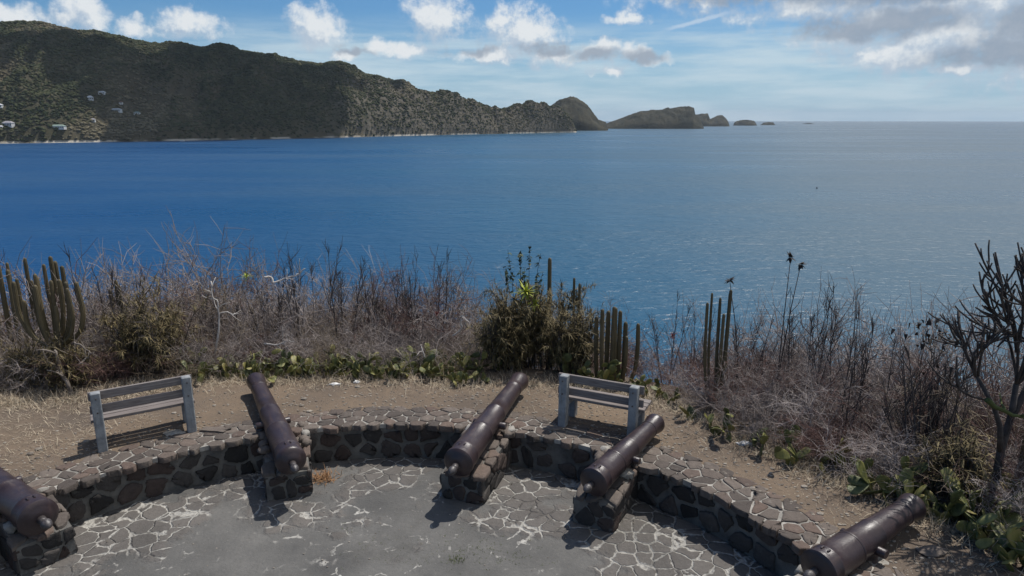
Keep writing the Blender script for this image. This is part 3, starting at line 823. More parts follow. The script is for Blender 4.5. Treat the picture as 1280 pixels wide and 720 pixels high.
for zi, (x0, x1, lab) in enumerate(ZONES):
    for row, (off, frac, stepx) in enumerate(((.85, .42, 40), (1.25, .62, 42), (1.9, .86, 40), (2.7, 1.0, 40), (3.7, 1.0, 46))):
        xx = x0 + stepx * .5 * (row % 2)
        while xx < x1:
            pxx = xx + rnd.uniform(-14, 14)
            xx += stepx * rnd.uniform(.75, 1.25) * (0.66 if pxx > 860 else .92)
            if 775 < pxx < 838 and row != 1: continue
            if 600 < pxx < 735 and row < 3: continue
            if 20 < pxx < 115 and row in (1, 2) and rnd.random() < .6: continue
            Y = edge_Y(pxx) + off - (.40 if pxx > 860 else 0) + (.3 if pxx > 1060 else 0) + rnd.uniform(-.2, .2)
            base = place(pxx, Y)
            ty = interp(pxx, TOPY) + rnd.uniform(-4, 16)
            if row < 3:
                ztop = base.z + (z_at(pxx, ty, Y) - base.z) * frac * rnd.uniform(.8, 1.12)
            else: ztop = z_at(pxx, ty, Y)
            # back to a pixel height through the same depth
            dz = (ztop - CAMH) / Y
            an = math.atan(dz) + PITCH
            ty = 360 - FPX * math.tan(an)
            kind = 'grey'
            u = rnd.random()
            if pxx < 600: kind = 'grey' if u < .62 else ('tan' if u < .85 else 'red')
            elif pxx < 960 and pxx > 740: kind = 'red' if u < .45 else ('thin' if u < .65 else 'grey')
            else: kind = 'grey' if u < .55 else ('red' if u < .82 else 'tan')
            if 740 < pxx < 860: kind = 'thin' if u < .7 else 'red'
            if row >= 3 and pxx > 860: kind = 'thin' if u < .6 else 'grey'
            if pxx > 860 and kind != 'thin': ty += 22
            put_bush(pxx, Y, ty, kind, rnd.randrange(4), 1.0, lab)

# taller bare saplings standing out against the water
SAP = [sapling(500 + i, 4 + i % 3, .22 + .05 * i, .0062, 11, 3) for i in range(5)]
SAPD = []
for mb in SAP:
    o_ = mb.build('bare_sapling', M['twig_dark']); SAPD.append(o_.data); bpy.data.objects.remove(o_)
SAPS = [(128, 290, 1.6), (158, 305, 2.2), (345, 312, 1.5), (368, 292, 1.9), (392, 288, 1.7), (425, 287, 1.5), (440, 308, 1.9), (476, 296, 1.7), (500, 318, 2.0), (517, 304, 1.8), (545, 300, 1.6), (565, 330, 2.2), (290, 330, 1.6), (258, 330, 1.8), (216, 325, 2.1),
        (832, 352, 1.3), (868, 372, 1.5), (925, 355, 1.6), (1010, 335, 1.4), (1045, 338, 1.3), (1075, 372, 1.6), (1110, 375, 1.2), (1150, 385, 1.3), (1190, 390, 1.0), (990, 350, 1.9)]
for i, (sx, sy, off) in enumerate(SAPS):
    Y = edge_Y(sx) + off; q = place(sx, Y); h = z_at(sx, sy, Y) - q.z
    o_ = bpy.data.objects.new('bare_sapling', SAPD[i % 5]); COL.objects.link(o_)
    o_.location = q; o_.scale = (h * .9, h * .9, h); o_.rotation_euler = (0, 0, rnd.uniform(0, 6.28))
    if sx < 240: lab = 'tall dark leafless sapling rising above the thicket behind the left bench'
    elif sx < 460: lab = 'tall dark leafless sapling rising above the thicket behind the leaning cannon'
    elif sx < 600: lab = 'tall dark leafless sapling rising above the thicket left of the olive bush'
    elif sx < 940: lab = 'thin dark leafless sapling beside the tall right hand cacti'
    else: lab = 'thin dark leafless sapling against the water between the cacti and the black tree'
    tag(o_, lab, 'sapling', lab)

# stalks with withered seed heads
def stalk(px_, topy, off, lean, heads, label):
    Y = edge_Y(px_) + off; q = place(px_, Y); h = z_at(px_, topy, Y) - q.z
    root = empty('dry_stalk', q)
    tag(root, label, 'stalk')
    rg = random.Random(int(px_)); mb = MB(); tops = []
    for j in range(heads):
        pts = [Vector((0, 0, -.05)), Vector((lean * .2 + j * .02, 0, h * .35)), Vector((lean * .55 + j * .09 * (1 if j % 2 else -1), 0, h * .7)), Vector((lean + j * .16 * (1 if j % 2 else -1), 0, h * (1 - .04 * j)))]
        mb.tube(pts, [.012, .010, .008, .005], 5); tops.append(pts[-1])
        for t in (.5, .62, .75, .86):
            q_, d_ = at_path(pts, t); p2, _ = wander(rg, q_, (d_ + rdir(rg, .2) * .8).normalized(), rg.uniform(.1, .3), 3, .2, .05); mb.tube(p2, [.005, .0045, .004, .003], 3)
    mb.build('stem', M['twig_dark'], root)
    for tp in tops:
        mb = MB()
        for a in range(16):
            dd = rdir(rg, .3); s_ = rg.uniform(.06, .11)
            mb.blade(tp + dd * .012, dd, s_, s_ * .6, .5, 2)
        mb.build('seed_head', M['deadleaf'], root, False)
stalk(966, 322, 1.3, .03, 2, 'thin stalk with two dark withered seed heads against the water')
stalk(922, 350, 1.5, -.30, 1, 'leaning thin stalk with one dark withered seed head above the right cacti')

# columnar cacti
def cactus_stem(path, r0, n=9):
    mb = MB(); rib = []
    pts = [Vector(p_) for p_ in path]
    m_ = 18; N = n * 4
    dense = []
    Ltot = sum((pts[i + 1] - pts[i]).length for i in range(len(pts) - 1)); tc0 = 1 - min(.3, r0 * 1.1 / Ltot)
    TT = [tc0 * i / (m_ - 6) for i in range(m_ - 5)] + [tc0 + (1 - tc0) * q for q in (.35, .62, .82, .94, 1.0)]
    for t in TT:
        q, _ = at_path(pts, min(t, .9999)); dense.append(q)
    for s_ in range(1):
        dense = [dense[0]] + [(dense[i - 1] + dense[i] * 2 + dense[i + 1]) / 4 for i in range(1, m_ - 1)] + [dense[-1]]
    a = Vector((1, 0, 0))
    for i, q in enumerate(dense):
        t = (dense[min(i + 1, m_ - 1)] - dense[max(i - 1, 0)]).normalized()
        a = (a - t * a.dot(t)).normalized(); b = t.cross(a)
        tt = TT[i]
        rr = r0 * (0.82 + .25 * math.sin(tt * 2.6)) * (1 + .10 * mnoise.noise(q * 5.0 + Vector((r0 * 900, 0, 0)))) * (math.sqrt(max(0, 1 - ((tt - tc0) / (1 - tc0)) ** 2)) if tt > tc0 else 1)
        rr = max(rr, .004)
        for k_ in range(N):
            an = 2 * PI * k_ / N; w = (.5 + .5 * math.cos(an * n))
            mb.v.append(q + (a * math.cos(an) + b * math.sin(an)) * rr * (.82 + .18 * w)); rib.append(w ** 3)
    for i in range(m_ - 1):
        for k_ in range(N):
            k2 = (k_ + 1) % N; mb.f.append((i * N + k_, i * N + k2, (i + 1) * N + k2, (i + 1) * N + k_))
    mb.f.append(tuple((m_ - 1) * N + k_ for k_ in range(N)))
    mb.rib = rib
    return mb

def cactus(px_, off, stems_px, label, r0=.045, basey=None):
    """stems_px: list of (bottom px x, top px x, top px y, bow)"""
    Y = edge_Y(px_) + off; q = place(px_, Y)
    root = empty('column_cactus', q); tag(root, label, 'cactus')
    rg = random.Random(int(px_ * 3 + off * 10))
    zc = Y * math.cos(PITCH) + (CAMH - q.z - .5) * math.sin(PITCH)
    z0 = -.06
    if basey is not None:
        z0 = z_at(px_, basey, Y) - q.z - .05
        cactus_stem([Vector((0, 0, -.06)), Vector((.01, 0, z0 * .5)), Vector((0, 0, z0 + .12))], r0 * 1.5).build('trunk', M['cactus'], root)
    for (bx_, tx_, ty_, bow) in stems_px:
        dy = rg.uniform(-.18, .18)
        x0 = (bx_ - px_) / FPX * zc; x1 = (tx_ - px_) / FPX * zc
        zt = z_at(tx_, ty_, Y + dy) - q.z
        x1 += rg.uniform(-.04, .04)
        pth = [Vector((x0, dy * .4, z0)), Vector((x0 + (x1 - x0) * (.5 + bow), dy * .8, z0 + (zt - z0) * .24)), Vector((x0 + (x1 - x0) * (.88 + bow * .6), dy, z0 + (zt - z0) * .55)), Vector((x1, dy, zt))]
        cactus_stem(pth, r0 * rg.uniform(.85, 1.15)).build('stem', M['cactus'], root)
    return root
cactus(74, .75, [(72, 40, 352, .25), (72, 55, 360, .2), (74, 62, 342, .1), (74, 68, 356, .1), (75, 77, 366, .0), (75, 82, 350, .0), (76, 90, 349, .1), (77, 97, 352, .2), (78, 104, 360, .35), (79, 109, 352, .45), (73, 48, 375, .3), (76, 84, 382, .1)],
       'big candelabra shaped cactus with many ribbed arms at the far left', .036, 434)
FL = [(i * 7.5 - 8 + rnd.uniform(-2, 2), 352 - 18 * math.exp(-((i - 5.6) / 2.2) ** 2) + rnd.uniform(-6, 8)) for i in range(11)]
cactus(28, 2.4, [(a, a + rnd.uniform(-4, 4), b, 0) for a, b in FL] + [(56, 57, 322, 0), (36, 38, 328, 0), (27, 26, 330, 0)], 'dense row of upright column cacti at the left edge, behind the candelabra cactus', .033)
cactus(100, 3.0, [(92, 92, 326, 0), (99, 98, 320, 0), (106, 107, 332, 0), (84, 82, 330, 0)], 'upright column cacti just right of and behind the candelabra cactus', .042)
cactus(688, 1.9, [(686, 685, 322, 0)], 'single slim column cactus beside the leafy sapling on top of the olive bush', .04)
cactus(720, 1.3, [(717, 716, 347, 0), (724, 724, 354, 0)], 'pair of short column cacti at the right shoulder of the olive bush', .025)
cactus(766, .55, [(752, 750, 386, 0), (757, 757, 388, 0), (762, 763, 383, 0), (767, 768, 384, 0), (772, 773, 388, 0), (779, 778, 402, 0), (746, 744, 395, 0), (775, 781, 420, .1)], 'cluster of upright column cacti right of the olive bush', .036)
cactus(797, .7, [(788, 798, 404, .35)], 'lone curved column cactus in the gap where sea shows through', .036)
cactus(893, .85, [(886, 876, 378, .1), (889, 884, 366, .1), (893, 887, 372, 0), (896, 899, 362, 0), (899, 902, 366, 0), (905, 906, 390, 0), (891, 893, 392, 0)], 'group of tall column cacti rising above the right thicket', .023)
cactus(1262, 1.0, [(1255, 1268, 402, .1)], 'single brown column cactus leaning beside the black tree', .055)
cactus(160, 1.8, [(160, 163, 350, 0), (168, 168, 356, 0), (152, 150, 362, 0)], 'short column cacti half buried in the thicket behind the left bench', .038)

# prickly pears: each clump a thing, each pad a child
def pad_mesh():
    mb = MB(); nu, nv = 14, 7
    for i in range(nv + 1):
        ph = PI * i / nv
        for j in range(nu):
            th = 2 * PI * j / nu
            z = .5 - .5 * math.cos(ph); w = math.sin(ph) ** .85 * (.62 + .38 * z)
            mb.v.append(Vector((.36 * w * math.cos(th) * (1 + .10 * math.sin(th * 3 + z * 4)), .055 * w * math.sin(th) + .05 * math.sin(z * 3.2 + math.cos(th)), z)))
    for i in range(nv):
        for j in range(nu):
            j2 = (j + 1) % nu; mb.f.append((i * nu + j, i * nu + j2, (i + 1) * nu + j2, (i + 1) * nu + j))
    o_ = mb.build('pad', M['pad']); d_ = o_.data; bpy.data.objects.remove(o_); return d_
PAD = pad_mesh()
def pear(pos, npads, size, seed, label, group=None):
    rg = random.Random(seed); root = empty('prickly_pear', pos, rg.uniform(0, 6.28))
    tag(root, label, 'cactus', group)
    tips = []
    for i in range(npads):
        if i < max(2, npads // 3) or not tips:
            a = rg.uniform(0, 6.28); rr = rg.uniform(0, .55) * size * 1.6
            p_ = Vector((math.cos(a) * rr, math.sin(a) * rr, -.02)); up = Vector((math.cos(a) * rg.uniform(0, .9), math.sin(a) * rg.uniform(0, .9), 1)).normalized()
        else:
            p_, dd = rg.choice(tips[:max(3, npads // 2)]); up = (dd * .5 + rdir(rg, .3)).normalized()
        s_ = size * rg.uniform(.7, 1.15)
        o_ = bpy.data.objects.new('pad', PAD); COL.objects.link(o_); o_.parent = root
        fx = up.cross(rdir(rg, 0)).normalized(); fy = up.cross(fx)
        mt = Matrix((fx, fy, up)).transposed().to_4x4(); mt.translation = p_
        o_.matrix_basis = mt @ Matrix.Diagonal((s_ * rg.uniform(.85, 1.15), s_, s_, 1))
        tips.append((p_ + up * s_ * .93, up))
    return root
i = 0
for px_ in np.concatenate((np.arange(240, 612, 9.0), np.arange(244, 612, 12.0))):       # strip between the dirt and the thicket
    Y = edge_Y(px_) + rnd.uniform(.10, .75); q = place(px_ + rnd.uniform(-6, 6), Y)
    lab = 'low prickly pear clump along the dirt edge behind the leaning cannon' if px_ < 400 else 'low prickly pear clump along the dirt edge between the two middle cannons'
    pear(q, rnd.randint(6, 15), rnd.uniform(.14, .22), 900 + i, lab, lab); i += 1
for px_ in np.arange(706, 840, 10.0):
    Y = edge_Y(px_) + rnd.uniform(.1, .45); q = place(px_, Y)
    lab = 'low prickly pear clump behind the right bench'
    pear(q, rnd.randint(5, 9), rnd.uniform(.15, .22), 900 + i, lab, lab); i += 1
for px_ in np.arange(880, 1300, 11.0):
    if rnd.random() < (.6 if px_ < 1050 else .35): continue
    Y = edge_Y(px_) + rnd.uniform(-.28, .22); q = place(px_, Y)
    lab = 'low prickly pear filling gaps between bigger clumps at the foot of the right thicket'
    pear(q, rnd.randint(3, 8) + (3 if px_ > 1060 else 0), rnd.uniform(.13, .22) + (.04 if px_ > 1060 else 0), 1300 + i, lab, lab); i += 1
for px_, py_, n_, s_, lab in ((905, 545, 4, .23, 'small flat prickly pear on the dirt right of the fourth cannon muzzle'),
        (945, 560, 6, .25, 'small prickly pear among dry grass at the foot of the right thicket'),
        (985, 570, 7, .27, 'prickly pear at the thicket edge below the gap of bluish water'),
        (1040, 577, 7, .28, 'prickly pear just left of the largest prickly pear clump'),
        (1105, 610, 16, .34, 'largest prickly pear clump, just past the muzzle of the bottom right cannon'),
        (1150, 600, 10, .33, 'prickly pear with big upright pads right of the largest clump'),
        (1205, 640, 16, .33, 'leafy looking prickly pear clump below the black tree'),
        (1245, 655, 14, .34, 'broad prickly pear clump near the right edge, under the black tree'),
        (1262, 690, 12, .31, 'prickly pear clump in the bottom right, at the frame edge'),
        (1240, 615, 12, .33, 'prickly pear clump behind the broad one at the right edge')):
    q = atz(px_, py_ + 4, 0); q.z = ground_z(q.x, q.y)
    pear(q, int(n_ * 1.5), s_ * .78, 1500 + px_, lab)

# olive bush: drooping leaves over dark stems
def olive_bush(px_, off, topy, width, label, nleaf, seed, mat='olive', colr=None):
    Y = edge_Y(px_) + off; q = place(px_, Y); h = z_at(px_, topy, Y) - q.z
    root = empty('olive_bush', q); tag(root, label, 'bush')
    rg = random.Random(seed); mb = MB(); lf = MB(); ends = []
    for i in range(34):
        a = rg.uniform(0, 6.28); rr = rg.uniform(0, .45) * width
        p_ = Vector((math.cos(a) * rr, math.sin(a) * rr * .8, -.1)); sp = rg.uniform(.0, .85)
        d = Vector((math.cos(a) * sp * width / h * .8, math.sin(a) * sp * width / h * .6, 1)).normalized()
        pts, _ = wander(rg, p_, d, h * rg.uniform(.65, 1.0) * (1 - .3 * sp * sp), 6, .14, .03)
        mb.tube(pts, [.016, .014, .012, .010, .008, .006, .004], 5, False)
        for j in range(9):
            t = rg.uniform(.3, 1); qq, dq = at_path(pts, t)
            p2, _ = wander(rg, qq, (dq * .5 + rdir(rg, .1)).normalized(), rg.uniform(.2, .5), 4, .2, -.03)
            mb.tube(p2, [.006, .005, .004, .0035, .003], 3, False); ends.append(p2)
    mb.build('stem', M['twig_dark'], root)
    per = max(1, nleaf // len(ends))
    for p2 in ends:
        for j in range(per):
            qq, dq = at_path(p2, rg.uniform(.1, 1.0))
            d = (dq * .7 + rdir(rg, .05)).normalized()
            lf.blade(qq, d, rg.uniform(.09, .22), rg.uniform(.010, .018), rg.uniform(.2, .8), 3)
    lf.build('foliage', M[mat], root, False)
    return root, q, h
olive_bush(668, 1.25, 345, 1.3, 'big olive brown bush topped with yellow green rosettes above the middle cannon', 13000, 61)
olive_bush(632, .75, 372, .7, 'lower olive brown bush at the left foot of the big one', 6000, 62)
olive_bush(716, .85, 376, .62, 'lower olive brown bush at the right foot of the big one', 5000, 63)
olive_bush(196, .9, 360, .85, 'straw and olive coloured bush directly behind the left bench', 7500, 64)
olive_bush(44, .8, 428, .42, 'small olive brown bush at the far left, below the candelabra cactus', 3200, 65)
olive_bush(86, .55, 425, .5, 'dark brown twiggy bush hugging the base of the candelabra cactus', 3000, 67)
olive_bush(1190, .5, 545, .4, 'small olive coloured bush at the foot of the black tree', 2600, 66)

def rosette(px_, py_, off, n_, L, label, mat='lime'):
    Y = edge_Y(px_) + off; q = place(px_, Y); q.z = z_at(px_, py_, Y)
    mb = MB(); rg = random.Random(int(px_ + py_))
    for i in range(n_):
        d = rdir(rg, .55); mb.blade((0, 0, 0), d, L * rg.uniform(.6, 1.1), L * .14, rg.uniform(.3, 1.0), 4)
    o_ = mb.build('bromeliad', M[mat], None, False, q); tag(o_, label, 'bromeliad'); return o_
rosette(657, 366, .95, 44, .30, 'large yellow green bromeliad rosette on the olive bush')
rosette(668, 380, .82, 26, .24, 'smaller yellow green bromeliad just below the large one on the olive bush')
rosette(643, 374, .75, 22, .22, 'dull green bromeliad left of the two bright rosettes on the olive bush', 'olive')
rosette(319, 346, 1.5, 26, .15, 'small yellow green bromeliad perched on a bare branch behind the leaning cannon')
rosette(548, 393, 1.1, 16, .12, 'small dark red dried bromeliad in the grey thicket left of the olive bush', 'redleaf')
rosette(837, 420, .9, 20, .13, 'dark red dried bromeliad among the reddish twigs right of the gap', 'redleaf')

# leafy sapling on the olive bush
def leafy(px_, topy, off, label):
    Y = edge_Y(px_) + off; q = place(px_, Y); h = z_at(px_, topy, Y) - q.z
    root = empty('leafy_sapling', q); tag(root, label, 'sapling'); rg = random.Random(77); mb = MB(); lf = MB()
    for i in range(8):
        a = i * 2.4; d = Vector((math.cos(a) * .2, math.sin(a) * .2, 1)).normalized()
        pts, _ = wander(rg, Vector((0, 0, -.05)), d, h * rg.uniform(.8, 1.0), 8, .07, .02); mb.tube(pts, [.014 - .0014 * j for j in range(9)], 5, False)
        for j in range(26):
            t = rg.uniform(.72, 1.0); qq, dq = at_path(pts, t); d = rdir(rg, .1)
            L = rg.uniform(.06, .105); lf.blade(qq + d * .02, d, L, L * .75, .5, 3)
    mb.build('stem', M['twig_dark'], root); lf.build('foliage', M['leaf'], root, False)
leafy(655, 303, 1.7, 'spindly sapling with dark green leaves poking above the olive bush')

# bleached dead branches
def dead_branch(px_list, off, r0, label, mat='twig_white', seed=1, twigs=6):
    rg = random.Random(seed)
    Y = edge_Y(px_list[0][0]) + off
    W = []
    for (x, y) in px_list:
        yy = Y + rg.uniform(-.1, .1); d = ray(x, y); t = yy / d.y
        W.append(Vector((d.x * t, yy, CAMH + d.z * t)))
    o0 = W[0]; W = [w - o0 for w in W]; mb = MB(); nn = len(W)
    dense = []
    for i in range(nn * 3):
        t = i / (nn * 3 - 1); p_, _ = at_path(W, min(t, .9999)); dense.append(p_ + rdir(rg, 0) * .012)
    mb.tube(dense, [r0 * (1 - .6 * i / len(dense)) for i in range(len(dense))], 6)
    for j in range(twigs):
        qq, dq = at_path(dense, rg.uniform(.3, .98))
        p2, _ = wander(rg, qq, (dq + rdir(rg, .2) * .9).normalized(), rg.uniform(.1, .35), 4, .3, .02); mb.tube(p2, [r0 * .5, r0 * .45, r0 * .35, r0 * .3, r0 * .2], 4)
    o_ = mb.build('dead_branch', M[mat], None, True, o0); tag(o_, label, 'dead branch')
dead_branch([(330, 346), (338, 346), (342, 354), (352, 350), (363, 346), (372, 344), (382, 335)], 1.0, .022, 'bleached white dead branch reaching right over the thicket behind the leaning cannon', 'twig_white', 3)
dead_branch([(268, 446), (272, 420), (274, 395), (272, 376), (266, 372), (264, 352)], .8, .022, 'bleached white upright dead branch behind the leaning cannon', 'twig_white', 4)
dead_branch([(275, 392), (283, 389), (291, 393), (294, 392)], .75, .014, 'short bleached side branch hooked off the upright white one', 'twig_white', 5, 3)
dead_branch([(330, 430), (346, 432), (360, 426), (368, 427)], .55, .016, 'bleached white branch lying low in the thicket behind the leaning cannon', 'twig_white', 6)
dead_branch([(92, 500), (84, 478), (74, 462), (70, 442), (68, 437)], .15, .035, 'pale dead trunk leaning left of the left bench', 'twig_pale', 7, 3)
dead_branch([(100, 455), (108, 448), (117, 440)], .3, .020, 'pale broken branch end beside the leaning dead trunk', 'twig_pale', 8, 1)
dead_branch([(72, 460), (60, 452), (53, 436)], .2, .018, 'thin curved pale branch forking left off the dead trunk', 'twig_pale', 9, 1)
dead_branch([(92, 428), (102, 432), (112, 440), (122, 446)], .4, .016, 'pale crooked branch right of the candelabra cactus base', 'twig_pale', 10, 2)
dead_branch([(532, 448), (527, 436), (526, 430)], .5, .015, 'short bleached stick in the thicket left of the olive bush', 'twig_white', 11, 1)
dead_branch([(565, 420), (578, 410), (575, 398), (580, 392)], .8, .015, 'crooked bleached branch in the thicket near the olive bush', 'twig_white', 12, 3)

# black tree at the right edge: thick upswept arms
def black_tree():
    px_, Y = 1238, edge_Y(1238) + .55
    q = place(px_, Y); root = empty('bare_tree', q)
    tag(root, 'black leafless tree with thick upswept arms at the right edge', 'tree')
    rg = random.Random(5)
    zc = Y * math.cos(PITCH) + (CAMH - q.z - 1.2) * math.sin(PITCH)
    def W(x, y, dy):
        return Vector(((x - px_) / FPX * zc, dy, z_at(x, y, Y) - q.z))
    tr = MB(); tr.tube([Vector((0, 0, -.1)), W(1236, 560, 0), W(1244, 520, .03), W(1240, 480, 0)], [.05, .042, .036, .03], 8)
    tr.tube([W(1236, 565, 0), W(1222, 530, -.1), W(1210, 505, -.1), W(1190, 470, 0)], [.036, .03, .026, .022], 7)
    tr.tube([W(1244, 520, .0), W(1262, 490, .1), W(1290, 440, .2), W(1300, 400, .2)], [.036, .032, .028, .024], 7)
    tr.build('trunk', M['bark_black'], root)
    arms = [[(1240, 480), (1235, 440), (1222, 405), (1205, 378), (1183, 338)], [(1235, 440), (1228, 400), (1214, 355), (1206, 320)], [(1240, 480), (1250, 430), (1244, 380), (1232, 345), (1225, 308)],
            [(1250, 430), (1262, 390), (1252, 350), (1240, 300)], [(1262, 390), (1275, 350), (1262, 320), (1253, 303)], [(1275, 350), (1284, 320), (1278, 290), (1271, 268)], [(1244, 380), (1235, 360), (1226, 345), (1222, 322)],
            [(1222, 405), (1208, 396), (1195, 390), (1180, 368)], [(1290, 440), (1292, 390), (1285, 350), (1290, 310)], [(1190, 470), (1180, 440), (1182, 415), (1190, 405)], [(1190, 470), (1172, 440), (1165, 425), (1158, 418)],
            [(1262, 390), (1270, 372), (1262, 345), (1258, 330)], [(1284, 320), (1275, 310), (1266, 308), (1256, 300)], [(1250, 430), (1230, 420), (1215, 420), (1198, 412)], [(1240, 480), (1262, 450), (1270, 410), (1262, 370), (1256, 345)],
            [(1290, 440), (1300, 410), (1310, 370), (1300, 330)], [(1206, 500), (1180, 492), (1160, 480), (1140, 470)], [(1262, 490), (1278, 470), (1296, 462), (1310, 440)]]
    cr = MB()
    arms = arms + [[(x + rg.uniform(-9, 14) * j / (len(a) - 1), y + rg.uniform(-14, 22) * j / (len(a) - 1)) for j, (x, y) in enumerate(a)] for a in arms[:15] * 2]
    for a in arms:
        dy = rg.uniform(-.5, .5)
        pts = [W(x + rg.uniform(-2, 2), y, dy * (j / (len(a) - 1))) for j, (x, y) in enumerate(a)]
        ds = [at_path(pts, min(.9999, i / 11))[0] for i in range(12)]
        for _ in range(2): ds = [ds[0]] + [(ds[i - 1] + ds[i] * 2 + ds[i + 1]) / 4 for i in range(1, 11)] + [ds[-1]]
        cr.tube(ds, [.0165 - .00065 * i for i in range(12)], 6)
        for j in range(6):
            t = rg.uniform(.35, .9); p_, d_ = at_path(ds, t)
            p2, _ = wander(rg, p_, (d_ * .8 + rdir(rg, .3) * .8).normalized(), rg.uniform(.12, .4), 5, .12, .14); cr.tube(p2, [.011, .0105, .010, .0095, .009, .008], 5)
    cr.build('crown', M['bark_black'], root)
black_tree()
# withered leaves hanging in the thicket left of the black tree
q = place(1150, edge_Y(1150) + .8); mb = MB(); rg = random.Random(9)
for i in range(110):
    p_ = Vector((rg.gauss(0, .28), rg.gauss(0, .12), rg.gauss(0, .16))); d = rdir(rg, -.2); L = rg.uniform(.05, .10); mb.blade(p_, d, L, L * .6, .4, 2)
root = empty('withered_shrub', q); tag(root, 'shrub with dark curled dead leaves just left of the black tree', 'shrub')
zt = z_at(1150, 425, q.y) - q.z
fo = mb.build('foliage', M['deadleaf'], root, False, (0, 0, zt))
o_ = sapling(991, 7, .35, .010, 8, 2).build('stem', M['twig_dark'], root); o_.scale = (zt * 1.1,) * 3
# green bent limbs low at the far right
dead_branch([(1232, 500), (1250, 512), (1268, 520), (1285, 522)], .1, .03, 'greenish bent limb low at the right edge, in front of the black tree', 'moss', 31, 3)

# dry weed by the plinth
q = atz(404, 598, FZ); mb = MB(); rg = random.Random(3)
for i in range(260):
    p_ = Vector((rg.gauss(0, .10), rg.gauss(0, .08), 0)); d = rdir(rg, .7); mb.blade(p_, d, rg.uniform(.06, .2), .010, rg.uniform(.2, 1.0), 3)
o_ = mb.build('dry_weed', M['weed'], None, False, q); tag(o_, 'tuft of rust brown dry weed on the terrace floor beside a plinth', 'weed')

# ------------------------------------------------------------------ ground cover that nobody could count
rg = random.Random(21); mb = MB()
for i in range(2600):
    px_ = rg.uniform(-40, 1330)
    Y = edge_Y(px_) + rg.gauss(.0, .22) + .02
    q = place(px_, Y)
    if 600 < px_ < 690 and rg.random() < .3: continue
    for j in range(rg.randint(4, 9)):
        p_ = q + Vector((rg.gauss(0, .05), rg.gauss(0, .05), 0)); mb.blade(p_, rdir(rg, .7), rg.uniform(.06, .26), .007, rg.uniform(.3, 1.2), 3)
for i in range(650):                       # trampled straw, left of the left bench and behind the right one
    x = rg.uniform(-9.5, -5.6); y = rg.uniform(8.4, 11.2)
    if math.hypot(x - CX, y - CY) < 6.2: continue
    z = ground_z(x, y)
    for j in range(4):
        mb.blade((x + rg.gauss(0, .08), y + rg.gauss(0, .08), z + .004), Vector((rg.uniform(-1, 1), rg.uniform(-.6, .6), rg.uniform(.05, .6))), rg.uniform(.05, .17), .006, .5, 3)
for i in range(500):
    th = R(rg.uniform(12, 78)); r = rg.uniform(5.95, 6.9); x, y = CX + r * math.sin(th), CY + r * math.cos(th)
    for j in range(3): mb.blade((x + rg.gauss(0, .05), y + rg.gauss(0, .05), ground_z(x, y)), rdir(rg, .5), rg.uniform(.03, .12), .005, .6, 2)
tag(mb.build('dry_grass', M['straw'], None, False), 'pale dry grass along the edge of the dirt path', 'grass', None, 'stuff')
mb = MB()
for i in range(2300):
    th = R(rg.uniform(-75, 82)); r = 5.7 + abs(rg.gauss(.2, .8)); x, y = CX + r * math.sin(th), CY + r * math.cos(th)
    if r > edge_r(th) + .3: continue
    s_ = rg.uniform(.006, .022) * (2.2 if rg.random() < .03 else 1); o0 = Vector((x, y, ground_z(x, y) + s_ * .2))
    mb.add([Vector((a[0] * s_ * 1.3, a[1] * s_, a[2] * s_ * .6)) + o0 for a in ICO1[0]], ICO1[1])
for i in range(220):
    th = rg.uniform(-1.5, 1.5); r = 5.15 * math.sqrt(rg.random()); x, y = CX + r * math.sin(th), CY + r * math.cos(th)
    s_ = rg.uniform(.004, .012); mb.add([Vector((a[0] * s_ * 1.3, a[1] * s_, a[2] * s_ * .6)) + Vector((x, y, FZ + .004)) for a in ICO1[0]], ICO1[1])
tag(mb.build('gravel', M['pebble'], None, False), 'loose gravel on the dirt path and terrace', 'gravel', None, 'stuff')
mb = MB()
for i in range(130):
    a = rg.uniform(-1, 1); c_ = atz(570 + rg.gauss(0, 55), 692 + rg.gauss(0, 9), FZ) if i < 90 else atz(rg.uniform(420, 620), rg.uniform(655, 715), FZ)
    for j in range(7): mb.blade(c_ + Vector((rg.gauss(0, .025), rg.gauss(0, .02), 0)), rdir(rg, .4), rg.uniform(.008, .03), .006, .6, 2)
c_ = atz(570, 700, FZ)
for j in range(220): mb.blade(c_ + Vector((rg.gauss(0, .06), rg.gauss(0, .04), 0)), rdir(rg, .5), rg.uniform(.015, .05), .006, .6, 2)
tag(mb.build('moss', M['moss'], None, False), 'small green sprigs growing on the terrace floor', 'moss', None, 'stuff')

def lump(name, px_, py_, s_, mat, label, cat, z=0, seed=0):
    q = atz(px_, py_, z); q.z = ground_z(q.x, q.y) if z == 0 else z; mb = MB(); rg = random.Random(seed)
    vs = []
    for a in ICO[0]:
        v_ = Vector(a); n_ = 1 + .5 * mnoise.noise(v_ * 1.6 + Vector((seed, 0, 0))); vs.append(Vector((v_.x * s_[0] * n_, v_.y * s_[1] * n_, (v_.z + .6) * s_[2] * n_)))
    mb.add(vs, ICO[1]); o_ = mb.build(name, mat, None, False, q); tag(o_, label, cat); return o_
lump('litter', 413, 467, (.05, .035, .04), M['blue_litter'], 'crumpled bright blue plastic scrap in the prickly pears', 'litter', 0, 3)
lump('litter', 419, 483, (.10, .04, .02), M['white_litter'], 'flat whitish scrap on the dirt below the blue scrap', 'litter', 0, 4)
lump('litter', 446, 481, (.05, .03, .03), M['white_litter'], 'small white scrap right of the flat whitish one', 'litter', 0, 5)
lump('stone_slab', 218, 542, (.17, .09, .03), M['mortar'], 'flat pale stone by the foot of the left bench', 'stone', 0, 6)
lump('stone_slab', 930, 555, (.10, .05, .03), M['white_litter'], 'small white stone between prickly pears right of the right bench', 'stone', 0, 8)
